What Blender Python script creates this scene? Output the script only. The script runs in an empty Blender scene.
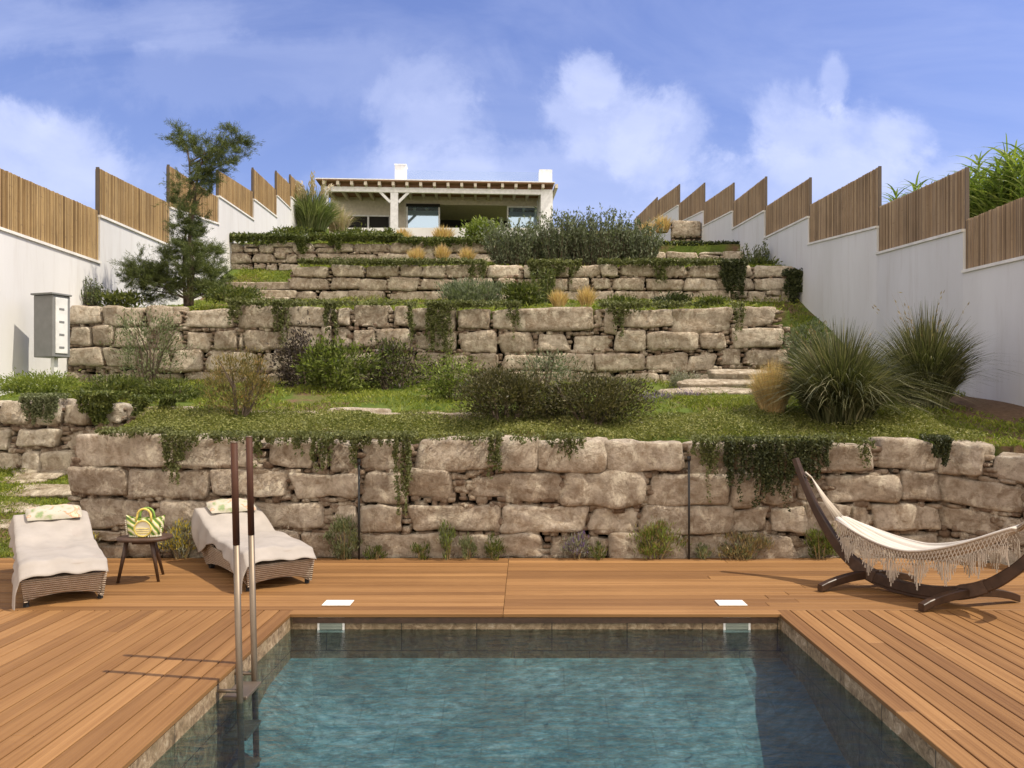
import bpy, math, random
import numpy as np
from mathutils import Vector, Matrix
R = math.radians
SC = bpy.context.scene
COL = SC.collection

# ------------------------------------------------------------------ camera
CAM_H, F = 1.70, 800.0
cd = bpy.data.cameras.new('camera'); cam = bpy.data.objects.new('camera', cd); COL.objects.link(cam)
cam.location = (0, 0, CAM_H); cam.rotation_euler = (R(90), 0, 0)
cd.sensor_width = 36; cd.lens = F/1024*36; cd.shift_x = -13/1024; cd.shift_y = 16/1024
cd.clip_start = .05; cd.clip_end = 2000
SC.camera = cam
# ------------------------------------------------------------------ light
SUN_EL, SUN_DIR = 59, Vector((.60, -.12, 1.0)).normalized()
world = bpy.data.worlds.new('World'); SC.world = world; world.use_nodes = True
W = world.node_tree; W.nodes.clear()
def wn(t, **k):
    n = W.nodes.new(t)
    for a, b in k.items(): setattr(n, a, b)
    return n
def wmath(op, a, b=None, clamp=False):
    n = wn('ShaderNodeMath', operation=op); n.use_clamp = clamp
    for i, v in enumerate((a, b)):
        if v is None: continue
        if isinstance(v, (int, float)): n.inputs[i].default_value = v
        else: W.links.new(v, n.inputs[i])
    return n.outputs[0]
sky = wn('ShaderNodeTexSky', sky_type='NISHITA'); sky.sun_disc = False
sky.sun_elevation = math.asin(SUN_DIR.z); sky.sun_rotation = math.atan2(SUN_DIR.x, SUN_DIR.y)
sky.air_density = 1.3; sky.dust_density = .6; sky.ozone_density = 3.0; sky.altitude = 50
tc = wn('ShaderNodeTexCoord'); sep = wn('ShaderNodeSeparateXYZ'); W.links.new(tc.outputs['Generated'], sep.inputs[0])
ay = wmath('MAXIMUM', sep.outputs['Y'], .05)
uu = wmath('DIVIDE', sep.outputs['X'], ay); vv = wmath('DIVIDE', sep.outputs['Z'], ay)
comb = wn('ShaderNodeCombineXYZ'); W.links.new(uu, comb.inputs[0]); W.links.new(vv, comb.inputs[1])
def wnoise(scale, detail, rough, dist=0, off=0, yscale=1):
    m = wn('ShaderNodeMapping'); m.inputs['Location'].default_value = (off, off*.7, off); m.inputs['Scale'].default_value = (1, yscale, 1)
    W.links.new(comb.outputs[0], m.inputs[0])
    n = wn('ShaderNodeTexNoise'); n.inputs['Scale'].default_value = scale; n.inputs['Detail'].default_value = detail
    n.inputs['Roughness'].default_value = rough; n.inputs['Distortion'].default_value = dist
    W.links.new(m.outputs[0], n.inputs['Vector']); return n.outputs[0]
edge = wmath('ADD', wmath('MULTIPLY', wnoise(5.5, 9, .66, .35, 3.1), .7), wmath('MULTIPLY', wnoise(19, 7, .62, .2, 5.3), .3)); soft = wnoise(2.2, 5, .55, .5, 7.7, 2.2); wisp = wnoise(1.6, 6, .6, 1.2, 1.7, 3.2)
def blob(px, py, rx, ry, amp, er=.55):
    cx, cy = (px-525)/F, (400-py)/F
    dx = wmath('DIVIDE', wmath('SUBTRACT', uu, cx), rx/F); dy = wmath('DIVIDE', wmath('SUBTRACT', vv, cy), ry/F)
    d = wmath('SQRT', wmath('ADD', wmath('MULTIPLY', dx, dx), wmath('MULTIPLY', dy, dy)))
    d = wmath('ADD', d, wmath('MULTIPLY', wmath('SUBTRACT', edge, .5), 2.6*er))
    m = wn('ShaderNodeMapRange', interpolation_type='SMOOTHSTEP')
    W.links.new(d, m.inputs[0]); m.inputs[1].default_value = 1.10; m.inputs[2].default_value = .52
    m.inputs[3].default_value = 0; m.inputs[4].default_value = amp
    return m.outputs[0]
acc = None
for b in [(28,165,95,68,.55,.9), (10,125,52,30,.32,1.1), (70,150,55,45,.25,1.1), (418,110,55,52,.26,1.2), (440,165,70,70,.2,1.2), (605,118,72,62,.40,1.1), (598,82,40,30,.34,1.3), (655,140,55,60,.34,1.2),
          (835,150,100,55,.40,1.1), (832,85,20,40,.34,1.5), (800,120,60,45,.32,1.3), (905,140,40,36,.3,1.2), (560,190,190,60,.32,.8), (850,195,200,55,.40,.8), (420,200,120,60,.22,.8),
          (70,210,160,60,.22,1.0), (250,70,230,45,.12,1.2), (90,25,190,36,.12,1.2)]:
    o = blob(*b)
    acc = o if acc is None else wmath('SUBTRACT', wmath('ADD', acc, o), wmath('MULTIPLY', acc, o))
wm = wn('ShaderNodeMapRange'); W.links.new(wisp, wm.inputs[0]); wm.inputs[1].default_value=.42; wm.inputs[2].default_value=.8; wm.inputs[4].default_value=.26
sm = wn('ShaderNodeMapRange'); W.links.new(soft, sm.inputs[0]); sm.inputs[1].default_value=.3; sm.inputs[2].default_value=.7; sm.inputs[3].default_value=.75; sm.inputs[4].default_value=1.15
acc = wmath('MULTIPLY', acc, sm.outputs[0])
acc = wmath('ADD', acc, wm.outputs[0], True)
front = wn('ShaderNodeMapRange'); W.links.new(sep.outputs['Y'], front.inputs[0]); front.inputs[1].default_value=.05; front.inputs[2].default_value=.3
acc = wmath('MULTIPLY', acc, front.outputs[0])
# bright cloud added in the unseen sky behind the camera to fill wall fronts
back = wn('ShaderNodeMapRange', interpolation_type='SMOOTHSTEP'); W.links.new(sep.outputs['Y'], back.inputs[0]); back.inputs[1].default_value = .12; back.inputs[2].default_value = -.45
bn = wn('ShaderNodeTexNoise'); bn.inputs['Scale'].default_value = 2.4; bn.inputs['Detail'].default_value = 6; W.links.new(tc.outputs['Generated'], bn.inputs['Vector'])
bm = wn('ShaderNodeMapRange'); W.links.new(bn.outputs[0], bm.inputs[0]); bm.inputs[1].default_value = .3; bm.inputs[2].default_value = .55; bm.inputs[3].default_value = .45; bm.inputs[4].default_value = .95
back_fill = wmath('MULTIPLY', back.outputs[0], bm.outputs[0])
tint = wn('ShaderNodeMix', data_type='RGBA', blend_type='MULTIPLY'); tint.inputs[0].default_value = 1
W.links.new(sky.outputs[0], tint.inputs[6]); tint.inputs[7].default_value = (.90, .82, 1.12, 1)
cm = wn('ShaderNodeMix', data_type='RGBA'); W.links.new(acc, cm.inputs[0]); W.links.new(tint.outputs[2], cm.inputs[6])
cm.inputs[7].default_value = (5.5, 6.0, 8.2, 1)
cb = wn('ShaderNodeMix', data_type='RGBA'); W.links.new(back_fill, cb.inputs[0]); W.links.new(cm.outputs[2], cb.inputs[6]); cb.inputs[7].default_value = (13.2, 11.6, 9.8, 1)
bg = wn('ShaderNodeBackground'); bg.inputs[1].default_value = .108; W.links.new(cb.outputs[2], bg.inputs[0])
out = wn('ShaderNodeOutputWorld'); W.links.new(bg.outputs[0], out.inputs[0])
sd = bpy.data.lights.new('sun', 'SUN'); sun = bpy.data.objects.new('sun', sd); COL.objects.link(sun)
sd.energy = 3.6; sd.angle = R(.5); sd.color = (1, .90, .74); sun.rotation_euler = SUN_DIR.to_track_quat('Z', 'Y').to_euler(); sun.location = (20, 0, 40)
SC.view_settings.view_transform = 'Standard'; SC.view_settings.look = 'None'; SC.view_settings.exposure = 0.42; SC.view_settings.gamma = 1
SC.render.engine = 'CYCLES'
try:
    SC.cycles.use_denoising = True; SC.cycles.denoiser = 'OPENIMAGEDENOISE'
    SC.cycles.max_bounces = 8; SC.cycles.transparent_max_bounces = 12; SC.cycles.caustics_reflective = False
    SC.cycles.sample_clamp_indirect = 6
except Exception: pass

# ------------------------------------------------------------------ helpers
def P(px, py, Y): return Vector(((px-525)*Y/F, Y, CAM_H+(400-py)*Y/F))
def X(px, Y): return (px-525)*Y/F
def Z(py, Y): return CAM_H+(400-py)*Y/F

def link(o, parent=None):
    COL.objects.link(o)
    if parent is not None: o.parent = parent
    return o
def tag(o, label, cat, group=None, kind=None):
    o['label'] = label; o['category'] = cat
    if group: o['group'] = group
    if kind: o['kind'] = kind
    return o
def structure(o): o['kind'] = 'structure'; return o
def empty(name, loc, rz=0, label=None, cat=None, group=None):
    o = bpy.data.objects.new(name, None); o.empty_display_size = .1
    o.location = loc; o.rotation_euler = (0, 0, rz); link(o)
    if label: tag(o, label, cat, group)
    return o
def np_mesh(name, V, faces, mat, parent=None, smooth=False):
    """V (N,3); faces list of (M,k) int arrays"""
    V = np.asarray(V, dtype=np.float32)
    if not isinstance(faces, list): faces = [faces]
    faces = [np.asarray(f, dtype=np.int32) for f in faces if len(f)]
    me = bpy.data.meshes.new(name)
    me.vertices.add(len(V)); me.vertices.foreach_set('co', V.ravel())
    loops = np.concatenate([f.ravel() for f in faces]); me.loops.add(len(loops)); me.loops.foreach_set('vertex_index', loops)
    tot = np.concatenate([np.full(len(f), f.shape[1], dtype=np.int32) for f in faces])
    st = np.concatenate([[0], np.cumsum(tot)[:-1]]).astype(np.int32)
    me.polygons.add(len(tot)); me.polygons.foreach_set('loop_start', st); me.polygons.foreach_set('loop_total', tot)
    me.polygons.foreach_set('use_smooth', np.full(len(tot), bool(smooth)))
    me.update(calc_edges=True); me.validate()
    me.materials.append(mat)
    return link(bpy.data.objects.new(name, me), parent)

class MB:
    def __init__(s): s.v = []; s.f = {}; s.n = 0
    def add(s, V, Fc):
        V = np.asarray(V, dtype=np.float64).reshape(-1, 3)
        Fc = Fc if isinstance(Fc, list) and len(Fc) and isinstance(Fc[0], np.ndarray) and Fc[0].ndim == 2 else [np.asarray(Fc)]
        for f in Fc: s.f.setdefault(f.shape[1], []).append(f+s.n)
        s.v.append(V); s.n += len(V); return s
    def box(s, x0, x1, y0, y1, z0, z1, M=None, bev=0):
        if bev > 0:
            b = min(bev, (x1-x0)*.45, (y1-y0)*.45, (z1-z0)*.45)
            V = []; c = ((x0+x1)/2, (y0+y1)/2, (z0+z1)/2); h = ((x1-x0)/2, (y1-y0)/2, (z1-z0)/2)
            idx = {}
            for sx in (-1,1):
                for sy in (-1,1):
                    for sz in (-1,1):
                        for a in range(3):
                            p = [sx*(h[0]-b), sy*(h[1]-b), sz*(h[2]-b)]; p[a] = (sx,sy,sz)[a]*h[a]
                            idx[(sx,sy,sz,a)] = len(V); V.append([c[i]+p[i] for i in range(3)])
            q = []; t = []
            for a in range(3):
                b_, c_ = (a+1)%3, (a+2)%3
                for s_ in (-1,1):
                    def k(u, v):
                        e = [0,0,0]; e[a] = s_; e[b_] = u; e[c_] = v; return idx[(e[0],e[1],e[2],a)]
                    f = [k(-1,-1), k(1,-1), k(1,1), k(-1,1)]; q.append(f if s_ > 0 else f[::-1])
                for u in (-1,1):
                    for v in (-1,1):
                        def g(w, ax):
                            e = [0,0,0]; e[a] = w; e[b_] = u; e[c_] = v; return idx[(e[0],e[1],e[2],ax)]
                        f = [g(-1,b_), g(1,b_), g(1,c_), g(-1,c_)]; q.append(f if u*v > 0 else f[::-1])
            for sx in (-1,1):
                for sy in (-1,1):
                    for sz in (-1,1):
                        f = [idx[(sx,sy,sz,a)] for a in range(3)]; t.append(f if sx*sy*sz > 0 else f[::-1])
            V = np.array(V); fc = [np.array(q), np.array(t)]
        else:
            V = np.array([[x,y,z] for x in (x0,x1) for y in (y0,y1) for z in (z0,z1)], dtype=float)
            fc = [np.array([[0,1,3,2],[4,6,7,5],[0,4,5,1],[2,3,7,6],[0,2,6,4],[1,5,7,3]])]
        if M is not None: V = np.array([M @ Vector(p) for p in V])
        return s.add(V, fc)
    def tube(s, pts, r, n=10, caps=True):
        pts = [Vector(p) for p in pts]; m = len(pts)
        rr = r if hasattr(r, '__len__') else [r]*m
        V = []; up = Vector((0,0,1)); prev = None
        for i, p in enumerate(pts):
            d = (pts[min(i+1,m-1)]-pts[max(i-1,0)]).normalized()
            if prev is None: a = d.orthogonal().normalized()
            else: a = (prev-d*prev.dot(d)).normalized()
            prev = a; b = d.cross(a)
            for k in range(n):
                t = 2*math.pi*k/n; V.append(p+rr[i]*(a*math.cos(t)+b*math.sin(t)))
        q = [[i*n+k, i*n+(k+1)%n, (i+1)*n+(k+1)%n, (i+1)*n+k] for i in range(m-1) for k in range(n)]
        V = [list(v) for v in V]; t = []
        if caps:
            for e, i in ((0,0),(1,m-1)):
                c = len(V); V.append(list(pts[i]))
                for k in range(n):
                    f = [c, i*n+(k+1)%n, i*n+k]; t.append(f if e == 0 else f[::-1])
            return s.add(np.array(V), [np.array(q), np.array(t)])
        return s.add(np.array(V), [np.array(q)])
    def grid(s, G, closed_u=False):
        G = np.asarray(G, dtype=float); a, b = G.shape[:2]
        I = np.arange(a*b).reshape(a, b)
        if closed_u: I = np.vstack([I, I[:1]])
        q = np.stack([I[:-1,:-1], I[1:,:-1], I[1:,1:], I[:-1,1:]], -1).reshape(-1, 4)
        return s.add(G.reshape(-1,3), [q])
    def build(s, name, mat, parent=None, smooth=False):
        return np_mesh(name, np.concatenate(s.v), [np.concatenate(v) for v in s.f.values()], mat, parent, smooth)

# ------------------------------------------------------------------ materials
class Mt:
    def __init__(s, name):
        s.m = bpy.data.materials.new(name); s.m.use_nodes = True; s.t = s.m.node_tree
        s.b = s.t.nodes['Principled BSDF']; s.out = s.t.nodes['Material Output']
    def n(s, t, **k):
        n = s.t.nodes.new(t)
        for a, b in k.items(): setattr(n, a, b)
        return n
    def l(s, a, b): s.t.links.new(a, b)
    def coord(s, scale=(1,1,1), kind='Object', rot=(0,0,0)):
        t = s.n('ShaderNodeTexCoord'); m = s.n('ShaderNodeMapping'); m.inputs['Scale'].default_value = scale; m.inputs['Rotation'].default_value = rot
        s.l(t.outputs[kind], m.inputs[0]); return m.outputs[0]
    def noise(s, scale, detail=4, rough=.55, vec=None, dist=0, col=False):
        n = s.n('ShaderNodeTexNoise'); n.inputs['Scale'].default_value = scale; n.inputs['Detail'].default_value = detail
        n.inputs['Roughness'].default_value = rough; n.inputs['Distortion'].default_value = dist
        s.l(vec if vec is not None else s.coord(), n.inputs['Vector']); return n.outputs['Color' if col else 0]
    def ramp(s, fac, stops, interp='LINEAR'):
        r = s.n('ShaderNodeValToRGB'); r.color_ramp.interpolation = interp
        while len(r.color_ramp.elements) < len(stops): r.color_ramp.elements.new(.5)
        for e, (p, c) in zip(r.color_ramp.elements, stops): e.position = p; e.color = (*c, 1) if len(c) == 3 else c
        s.l(fac, r.inputs[0]); return r.outputs[0]
    def mix(s, fac, a, b, mode='MIX'):
        m = s.n('ShaderNodeMix', data_type='RGBA', blend_type=mode)
        for i, v in ((0, fac), (6, a), (7, b)):
            if isinstance(v, (int, float)): m.inputs[i].default_value = v
            elif isinstance(v, tuple): m.inputs[i].default_value = (*v, 1)
            else: s.l(v, m.inputs[i])
        return m.outputs[2]
    def math(s, op, a, b=0.0, clamp=False):
        n = s.n('ShaderNodeMath', operation=op); n.use_clamp = clamp
        for i, v in enumerate((a, b)):
            if isinstance(v, (int, float)): n.inputs[i].default_value = v
            else: s.l(v, n.inputs[i])
        return n.outputs[0]
    def rnd(s): return s.n('ShaderNodeNewGeometry').outputs['Random Per Island']
    def col(s, c): 
        if isinstance(c, tuple): s.b.inputs['Base Color'].default_value = (*c, 1)
        else: s.l(c, s.b.inputs['Base Color'])
        return s
    def rough(s, v, spec=None, metal=None):
        if isinstance(v, (int, float)): s.b.inputs['Roughness'].default_value = v
        else: s.l(v, s.b.inputs['Roughness'])
        if spec is not None: s.b.inputs['Specular IOR Level'].default_value = spec
        if metal is not None: s.b.inputs['Metallic'].default_value = metal
        return s
    def bump(s, h, strength, dist=.02):
        b = s.n('ShaderNodeBump'); b.inputs['Strength'].default_value = strength; b.inputs['Distance'].default_value = dist
        s.l(h, b.inputs['Height'])
        if s.b.inputs['Normal'].is_linked: s.l(s.b.inputs['Normal'].links[0].from_socket, b.inputs['Normal'])
        s.l(b.outputs[0], s.b.inputs['Normal']); return s

def leaf_mat(name, dark, mid, light, trans=.35, clump=1.6, rough=.5, extra=None):
    m = Mt(name)
    r = m.math('ADD', m.math('MULTIPLY', m.rnd(), .55), m.math('MULTIPLY', m.noise(clump, 3), .55))
    st = [(.12, dark), (.5, mid), (.92, light)]
    if extra: st = [(.12, dark), (.45, mid), (.75, light), (.97, extra)]
    c = m.ramp(r, st); m.col(c); m.rough(rough, .3)
    tr = m.n('ShaderNodeBsdfTranslucent'); m.l(m.mix(1.0, c, (1.1, 1.25, .6), 'MULTIPLY'), tr.inputs[0])
    mx = m.n('ShaderNodeMixShader'); mx.inputs[0].default_value = trans
    m.l(m.b.outputs[0], mx.inputs[1]); m.l(tr.outputs[0], mx.inputs[2]); m.l(mx.outputs[0], m.out.inputs[0])
    return m.m
def plain(name, c, rough=.6, metal=0, nscale=6, namt=.12, bump=0, bscale=40, spec=.5):
    m = Mt(name)
    n = m.noise(nscale, 5)
    lo = tuple(x*(1-namt) for x in c); hi = tuple(min(1, x*(1+namt)) for x in c)
    m.col(m.ramp(n, [(.3, lo), (.7, hi)])); m.rough(rough, spec, metal)
    if bump: m.bump(m.noise(bscale, 4), bump)
    return m.m
def stone_mat(name, tones, dirt=.5):
    m = Mt(name)
    co = m.coord()
    base = m.ramp(m.math('ADD', m.math('MULTIPLY', m.rnd(), .55), m.math('MULTIPLY', m.noise(2.3, 5, .6, co), .5)), tones)
    n2 = m.noise(9, 8, .68, co, .4)
    c = m.mix(m.ramp(n2, [(.36, (0,0,0)), (.62, (1,1,1))]), m.mix(1.0, base, (.55,.49,.43), 'MULTIPLY'), base)
    n3 = m.noise(3.1, 6, .6, m.coord((1,1,1.8)), .8)                   # rusty / ochre staining
    c = m.mix(m.ramp(n3, [(.60, (0,0,0)), (.76, (.32,.32,.32))]), c, (.42, .27, .16))
    n6 = m.noise(4.2, 7, .7, m.coord((1,1,1.3), 'Object', (.3,.2,.5)), .5)   # grey weathering
    c = m.mix(m.ramp(n6, [(.58, (0,0,0)), (.74, (.5,.5,.5))]), c, (.33, .28, .235))
    n4 = m.noise(22, 6, .75, co)
    c = m.mix(m.ramp(n4, [(.57, (0,0,0)), (.70, (dirt,)*3)]), c, (.13, .105, .080))
    n5 = m.noise(5, 7, .7, m.coord((1.3,1,1)), .3)
    c = m.mix(m.ramp(n5, [(.52, (0,0,0)), (.62, (.75,.75,.75))]), c, (.80, .72, .57))
    m.col(c); m.rough(.93, .15)
    m.bump(m.noise(5, 10, .75, co, .5), 1.0, .11); m.bump(m.noise(24, 7, .75, co), .8, .02)
    vor = m.n('ShaderNodeTexVoronoi', feature='DISTANCE_TO_EDGE'); vor.inputs['Scale'].default_value = 3.3
    m.l(m.mix(.25, co, m.noise(3, 4, .6, co, 0, True)), vor.inputs['Vector'])
    m.bump(m.ramp(vor.outputs[0], [(0, (0,0,0)), (.035, (1,1,1))]), .28, .02)
    return m.m

M = {}
ST = [(.15, (.48,.405,.32)), (.5, (.63,.54,.43)), (.85, (.78,.69,.565))]
M['stone'] = stone_mat('limestone blocks', ST)
M['stone_far'] = stone_mat('upper limestone blocks', [(.15, (.48,.405,.31)), (.5, (.62,.53,.415)), (.85, (.76,.68,.55))], .35)
M['chink'] = stone_mat('wedge stones', [(.15, (.24,.16,.11)), (.5, (.40,.31,.23)), (.85, (.56,.47,.36))])
M['stone_sunlit'] = stone_mat('sunlit limestone blocks', [(.15, (.58,.50,.39)), (.5, (.72,.64,.51)), (.85, (.84,.77,.64))], .3)  # stone colour lightened to stand for sun falling on the left low wall
M['slab'] = stone_mat('pale path slabs', [(.15, (.50,.43,.32)), (.5, (.58,.50,.38)), (.85, (.66,.58,.46))], .2)
M['core'] = plain('packed earth behind stones', (.045,.032,.022), .95)
M['white'] = None
m = Mt('white render'); n = m.noise(.6, 6, .6, m.coord((1,1,.35)))
c = m.ramp(n, [(.3, (.64,.635,.62)), (.65, (.75,.75,.745))])
c = m.mix(m.ramp(m.noise(1.6, 6, .7, m.coord((2.5,2.5,.25))), [(.52,(0,0,0)),(.75,(.45,.45,.45))]), c, (.52,.49,.45))
m.col(c); m.rough(.9, .2); m.bump(m.noise(60, 4), .25, .004); M['white'] = m.m
M['cap'] = plain('wall capping', (.78,.76,.71), .8, nscale=3, bump=.15)
def reed(name, stops):
    m = Mt(name)
    r = m.math('ADD', m.math('MULTIPLY', m.rnd(), .6), m.math('MULTIPLY', m.noise(1.1, 4), .45))
    c = m.ramp(r, stops)
    c = m.mix(m.ramp(m.noise(5, 6, .7, m.coord((4,4,.35))), [(.5,(0,0,0)),(.75,(.7,.7,.7))]), c, (.17,.125,.085))
    c = m.mix(m.ramp(m.noise(7, 3, .6, m.coord((1,1,3))), [(.62,(0,0,0)),(.7,(.4,.4,.4))]), c, (.22,.15,.09))
    m.col(c); m.rough(.7, .3); return m.m
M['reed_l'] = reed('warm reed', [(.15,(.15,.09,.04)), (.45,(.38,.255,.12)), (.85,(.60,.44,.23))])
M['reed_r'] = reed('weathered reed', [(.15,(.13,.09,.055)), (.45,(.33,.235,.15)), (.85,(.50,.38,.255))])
M['post'] = plain('dark fence post', (.10,.075,.055), .7)
def wood(name, along):
    m = Mt(name)
    sc = (.5, 26, 26) if along == 'x' else (26, .5, 26)
    co = m.coord(sc); r = m.rnd()
    base = m.ramp(r, [(.0,(.20,.098,.034)), (.35,(.25,.127,.044)), (.7,(.29,.15,.053)), (1,(.345,.183,.068))])
    g = m.noise(1, 5, .6, co, .3)
    c = m.mix(m.ramp(g, [(.32,(.85,.85,.85)),(.6,(0,0,0))]), base, m.mix(1.0, base, (.62,.55,.46), 'MULTIPLY'))
    c = m.mix(m.ramp(m.noise(.9, 6, .62), [(.42,(0,0,0)),(.72,(.35,.35,.35))]), c, m.mix(1.0, base, (1.18,1.22,1.3), 'MULTIPLY'))
    c = m.mix(m.ramp(m.noise(1.7, 6, .62, m.coord((1,1.3,1))), [(.55,(0,0,0)),(.75,(.45,.45,.45))]), c, m.mix(1.0, base, (.72,.66,.6), 'MULTIPLY'))
    m.col(c); m.rough(.62, .35)
    w = m.n('ShaderNodeTexWave', wave_type='BANDS', bands_direction=('Y' if along == 'x' else 'X')); w.inputs['Scale'].default_value = 14
    m.l(m.coord(), w.inputs[0]); m.bump(w.outputs[1], .25, .003); m.bump(g, .3, .004)
    return m.m
M['deck_x'] = wood('thermo wood boards across', 'x'); M['deck_y'] = wood('thermo wood boards lengthwise', 'y')
m = Mt('terrace soil'); a = m.noise(.8, 6, .6); b = m.noise(14, 5, .7)
g = m.ramp(m.noise(1.3, 6, .6), [(.25,(.06,.10,.018)), (.5,(.11,.15,.03)), (.8,(.16,.17,.05))])
soil = m.ramp(b, [(.3,(.11,.07,.042)), (.7,(.22,.145,.09))])
tcx = m.n('ShaderNodeSeparateXYZ'); m.l(m.coord(), tcx.inputs[0])
mx = m.math('MULTIPLY', m.ramp(m.math('ADD', tcx.outputs[0], m.math('MULTIPLY', a, 1.6)), [(0,(0,0,0)),(1,(1,1,1))]), 1)
sel = m.n('ShaderNodeMapRange'); m.l(m.math('ADD', tcx.outputs[0], m.math('MULTIPLY', a, 2)), sel.inputs[0]); sel.inputs[1].default_value = 6.2; sel.inputs[2].default_value = 6.7
yl = m.n('ShaderNodeMapRange'); m.l(tcx.outputs[1], yl.inputs[0]); yl.inputs[1].default_value = 12.6; yl.inputs[2].default_value = 12.1
sel_ = m.math('MULTIPLY', sel.outputs[0], yl.outputs[0])
m.col(m.mix(sel_, m.mix(m.ramp(a, [(.40,(1,1,1)),(.5,(0,0,0))]), g, soil), soil)); m.rough(.95, .1); m.bump(b, .8, .05); M['ground'] = m.m
m = Mt('pool stone tile'); co = m.coord()
br = m.n('ShaderNodeTexBrick'); br.inputs['Scale'].default_value = 1; br.inputs['Brick Width'].default_value = .6; br.inputs['Row Height'].default_value = .3; br.inputs['Mortar Size'].default_value = .004
n1 = m.noise(15, 9, .75, co, .8); n2 = m.noise(3, 5, .6, co)
c = m.ramp(n1, [(.34,(.10,.065,.035)), (.46,(.27,.185,.11)), (.56,(.44,.32,.20)), (.68,(.68,.56,.41))])
c = m.mix(m.ramp(n2, [(.45,(0,0,0)),(.65,(.6,.6,.6))]), c, (.22,.16,.085))
sx = m.n('ShaderNodeSeparateXYZ'); m.l(co, sx.inputs[0]); cx = m.n('ShaderNodeCombineXYZ')
m.l(m.math('ADD', sx.outputs[0], sx.outputs[1]), cx.inputs[0]); m.l(sx.outputs[2], cx.inputs[1]); m.l(cx.outputs[0], br.inputs['Vector'])
c = m.mix(br.outputs['Fac'], c, (.06,.05,.035)); m.col(c); m.rough(.6, .4); m.bump(n1, .4, .01); M['pool_wall'] = m.m
m = Mt('pool floor tile'); co = m.coord()
c = m.ramp(m.math('ADD', m.math('MULTIPLY', m.noise(13, 9, .8, m.coord((.8,1.3,1)), .3), .65), m.math('MULTIPLY', m.noise(1.5, 3, .5, co), .35)), [(.34,(.05,.10,.10)), (.5,(.16,.25,.255)), (.63,(.38,.47,.49))])
br = m.n('ShaderNodeTexBrick'); br.inputs['Scale'].default_value = 1; br.inputs['Brick Width'].default_value = .6; br.inputs['Row Height'].default_value = .3; br.inputs['Mortar Size'].default_value = .006
m.l(co, br.inputs['Vector']); c = m.mix(m.math('MULTIPLY', br.outputs['Fac'], .35), c, (.07,.10,.09)); m.col(c); m.rough(.6); M['pool_floor'] = m.m
# water: tinted see-through + mirror by fresnel
m = Mt('pool water'); m.t.nodes.remove(m.b)
h1 = m.noise(7.5, 6, .62, m.coord((.7,1.7,1)), .5); h2 = m.noise(26, 4, .6, m.coord((.8,1.6,1)), .3); h0 = m.noise(1.1, 2, .5, m.coord((1,1,1)))
hh = m.math('ADD', m.math('ADD', m.math('MULTIPLY', h1, .75), m.math('MULTIPLY', h2, .16)), m.math('MULTIPLY', h0, .8))
bp = m.n('ShaderNodeBump'); bp.inputs['Strength'].default_value = 1; bp.inputs['Distance'].default_value = .032; m.l(hh, bp.inputs['Height'])
fr = m.n('ShaderNodeFresnel'); fr.inputs[0].default_value = 1.5; m.l(bp.outputs[0], fr.inputs['Normal'])
gl = m.n('ShaderNodeBsdfGlossy'); gl.inputs['Roughness'].default_value = .03; m.l(bp.outputs[0], gl.inputs['Normal'])
tr = m.n('ShaderNodeBsdfTransparent'); m.l(m.ramp(m.noise(9, 7, .7, m.coord((.6,1.8,1)), .4), [(.32,(.36,.58,.62)), (.66,(.80,.94,.97))]), tr.inputs[0])
mxs = m.n('ShaderNodeMixShader'); m.l(fr.outputs[0], mxs.inputs[0]); m.l(tr.outputs[0], mxs.inputs[1]); m.l(gl.outputs[0], mxs.inputs[2]); m.l(mxs.outputs[0], m.out.inputs[0])
M['water'] = m.m
def wick():
    m = Mt('grey brown wicker'); co = m.coord()
    w = m.n('ShaderNodeTexWave', wave_type='BANDS', bands_direction='Z'); w.inputs['Scale'].default_value = 17; w.inputs['Distortion'].default_value = .8; m.l(co, w.inputs[0])
    w2 = m.n('ShaderNodeTexWave', wave_type='BANDS', bands_direction='DIAGONAL'); w2.inputs['Scale'].default_value = 9; m.l(m.coord((1,1,0)), w2.inputs[0])
    c = m.ramp(m.math('ADD', m.math('MULTIPLY', w.outputs[1], .5), m.math('MULTIPLY', m.noise(18, 4), .5)), [(.15,(.16,.12,.085)), (.5,(.36,.28,.21)), (.85,(.54,.44,.34))])
    m.col(c); m.rough(.65); m.bump(w.outputs[1], .8, .008); m.bump(w2.outputs[1], .4, .006); return m.m
M['wicker'] = wick()
def cloth(name, c, s=.12):
    m = Mt(name); m.col(m.ramp(m.noise(5, 5), [(.3, tuple(x*(1-s) for x in c)), (.7, tuple(x*(1+s*.6) for x in c))])); m.rough(.95, .1)
    m.bump(m.noise(160, 3), .3, .003); m.bump(m.noise(4, 5, .6), .5, .02); return m.m
M['towel'] = cloth('grey beige towel', (.385,.35,.315)); M['mattress'] = cloth('taupe mattress', (.38,.34,.305))
m = Mt('floral pillow fabric'); v = m.n('ShaderNodeTexVoronoi'); v.inputs['Scale'].default_value = 8.5; m.l(m.coord(), v.inputs['Vector'])
m.col(m.ramp(m.math('ADD', m.math('MULTIPLY', m.noise(9, 4, .6), .8), m.math('MULTIPLY', v.outputs[0], .35)), [(.38,(.20,.27,.12)), (.46,(.36,.36,.24)), (.52,(.44,.41,.33)), (.64,(.46,.43,.36)), (.69,(.50,.24,.13)), (.74,(.62,.52,.36))]))
m.rough(.9); M['pillow'] = m.m
M['dark_wood'] = plain('dark stained wood', (.075,.042,.026), .45, nscale=20, namt=.3)
M['ham_wood'] = plain('brown lacquered larch', (.05,.026,.015), .42, nscale=9, namt=.4)
M['ham_cloth'] = cloth('off white hammock cotton', (.60,.56,.50), .08)
M['cord'] = plain('cream cotton cord', (.52,.46,.38), .9)
M['steel'] = plain('brushed steel', (.22,.175,.13), .5, .7)
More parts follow.
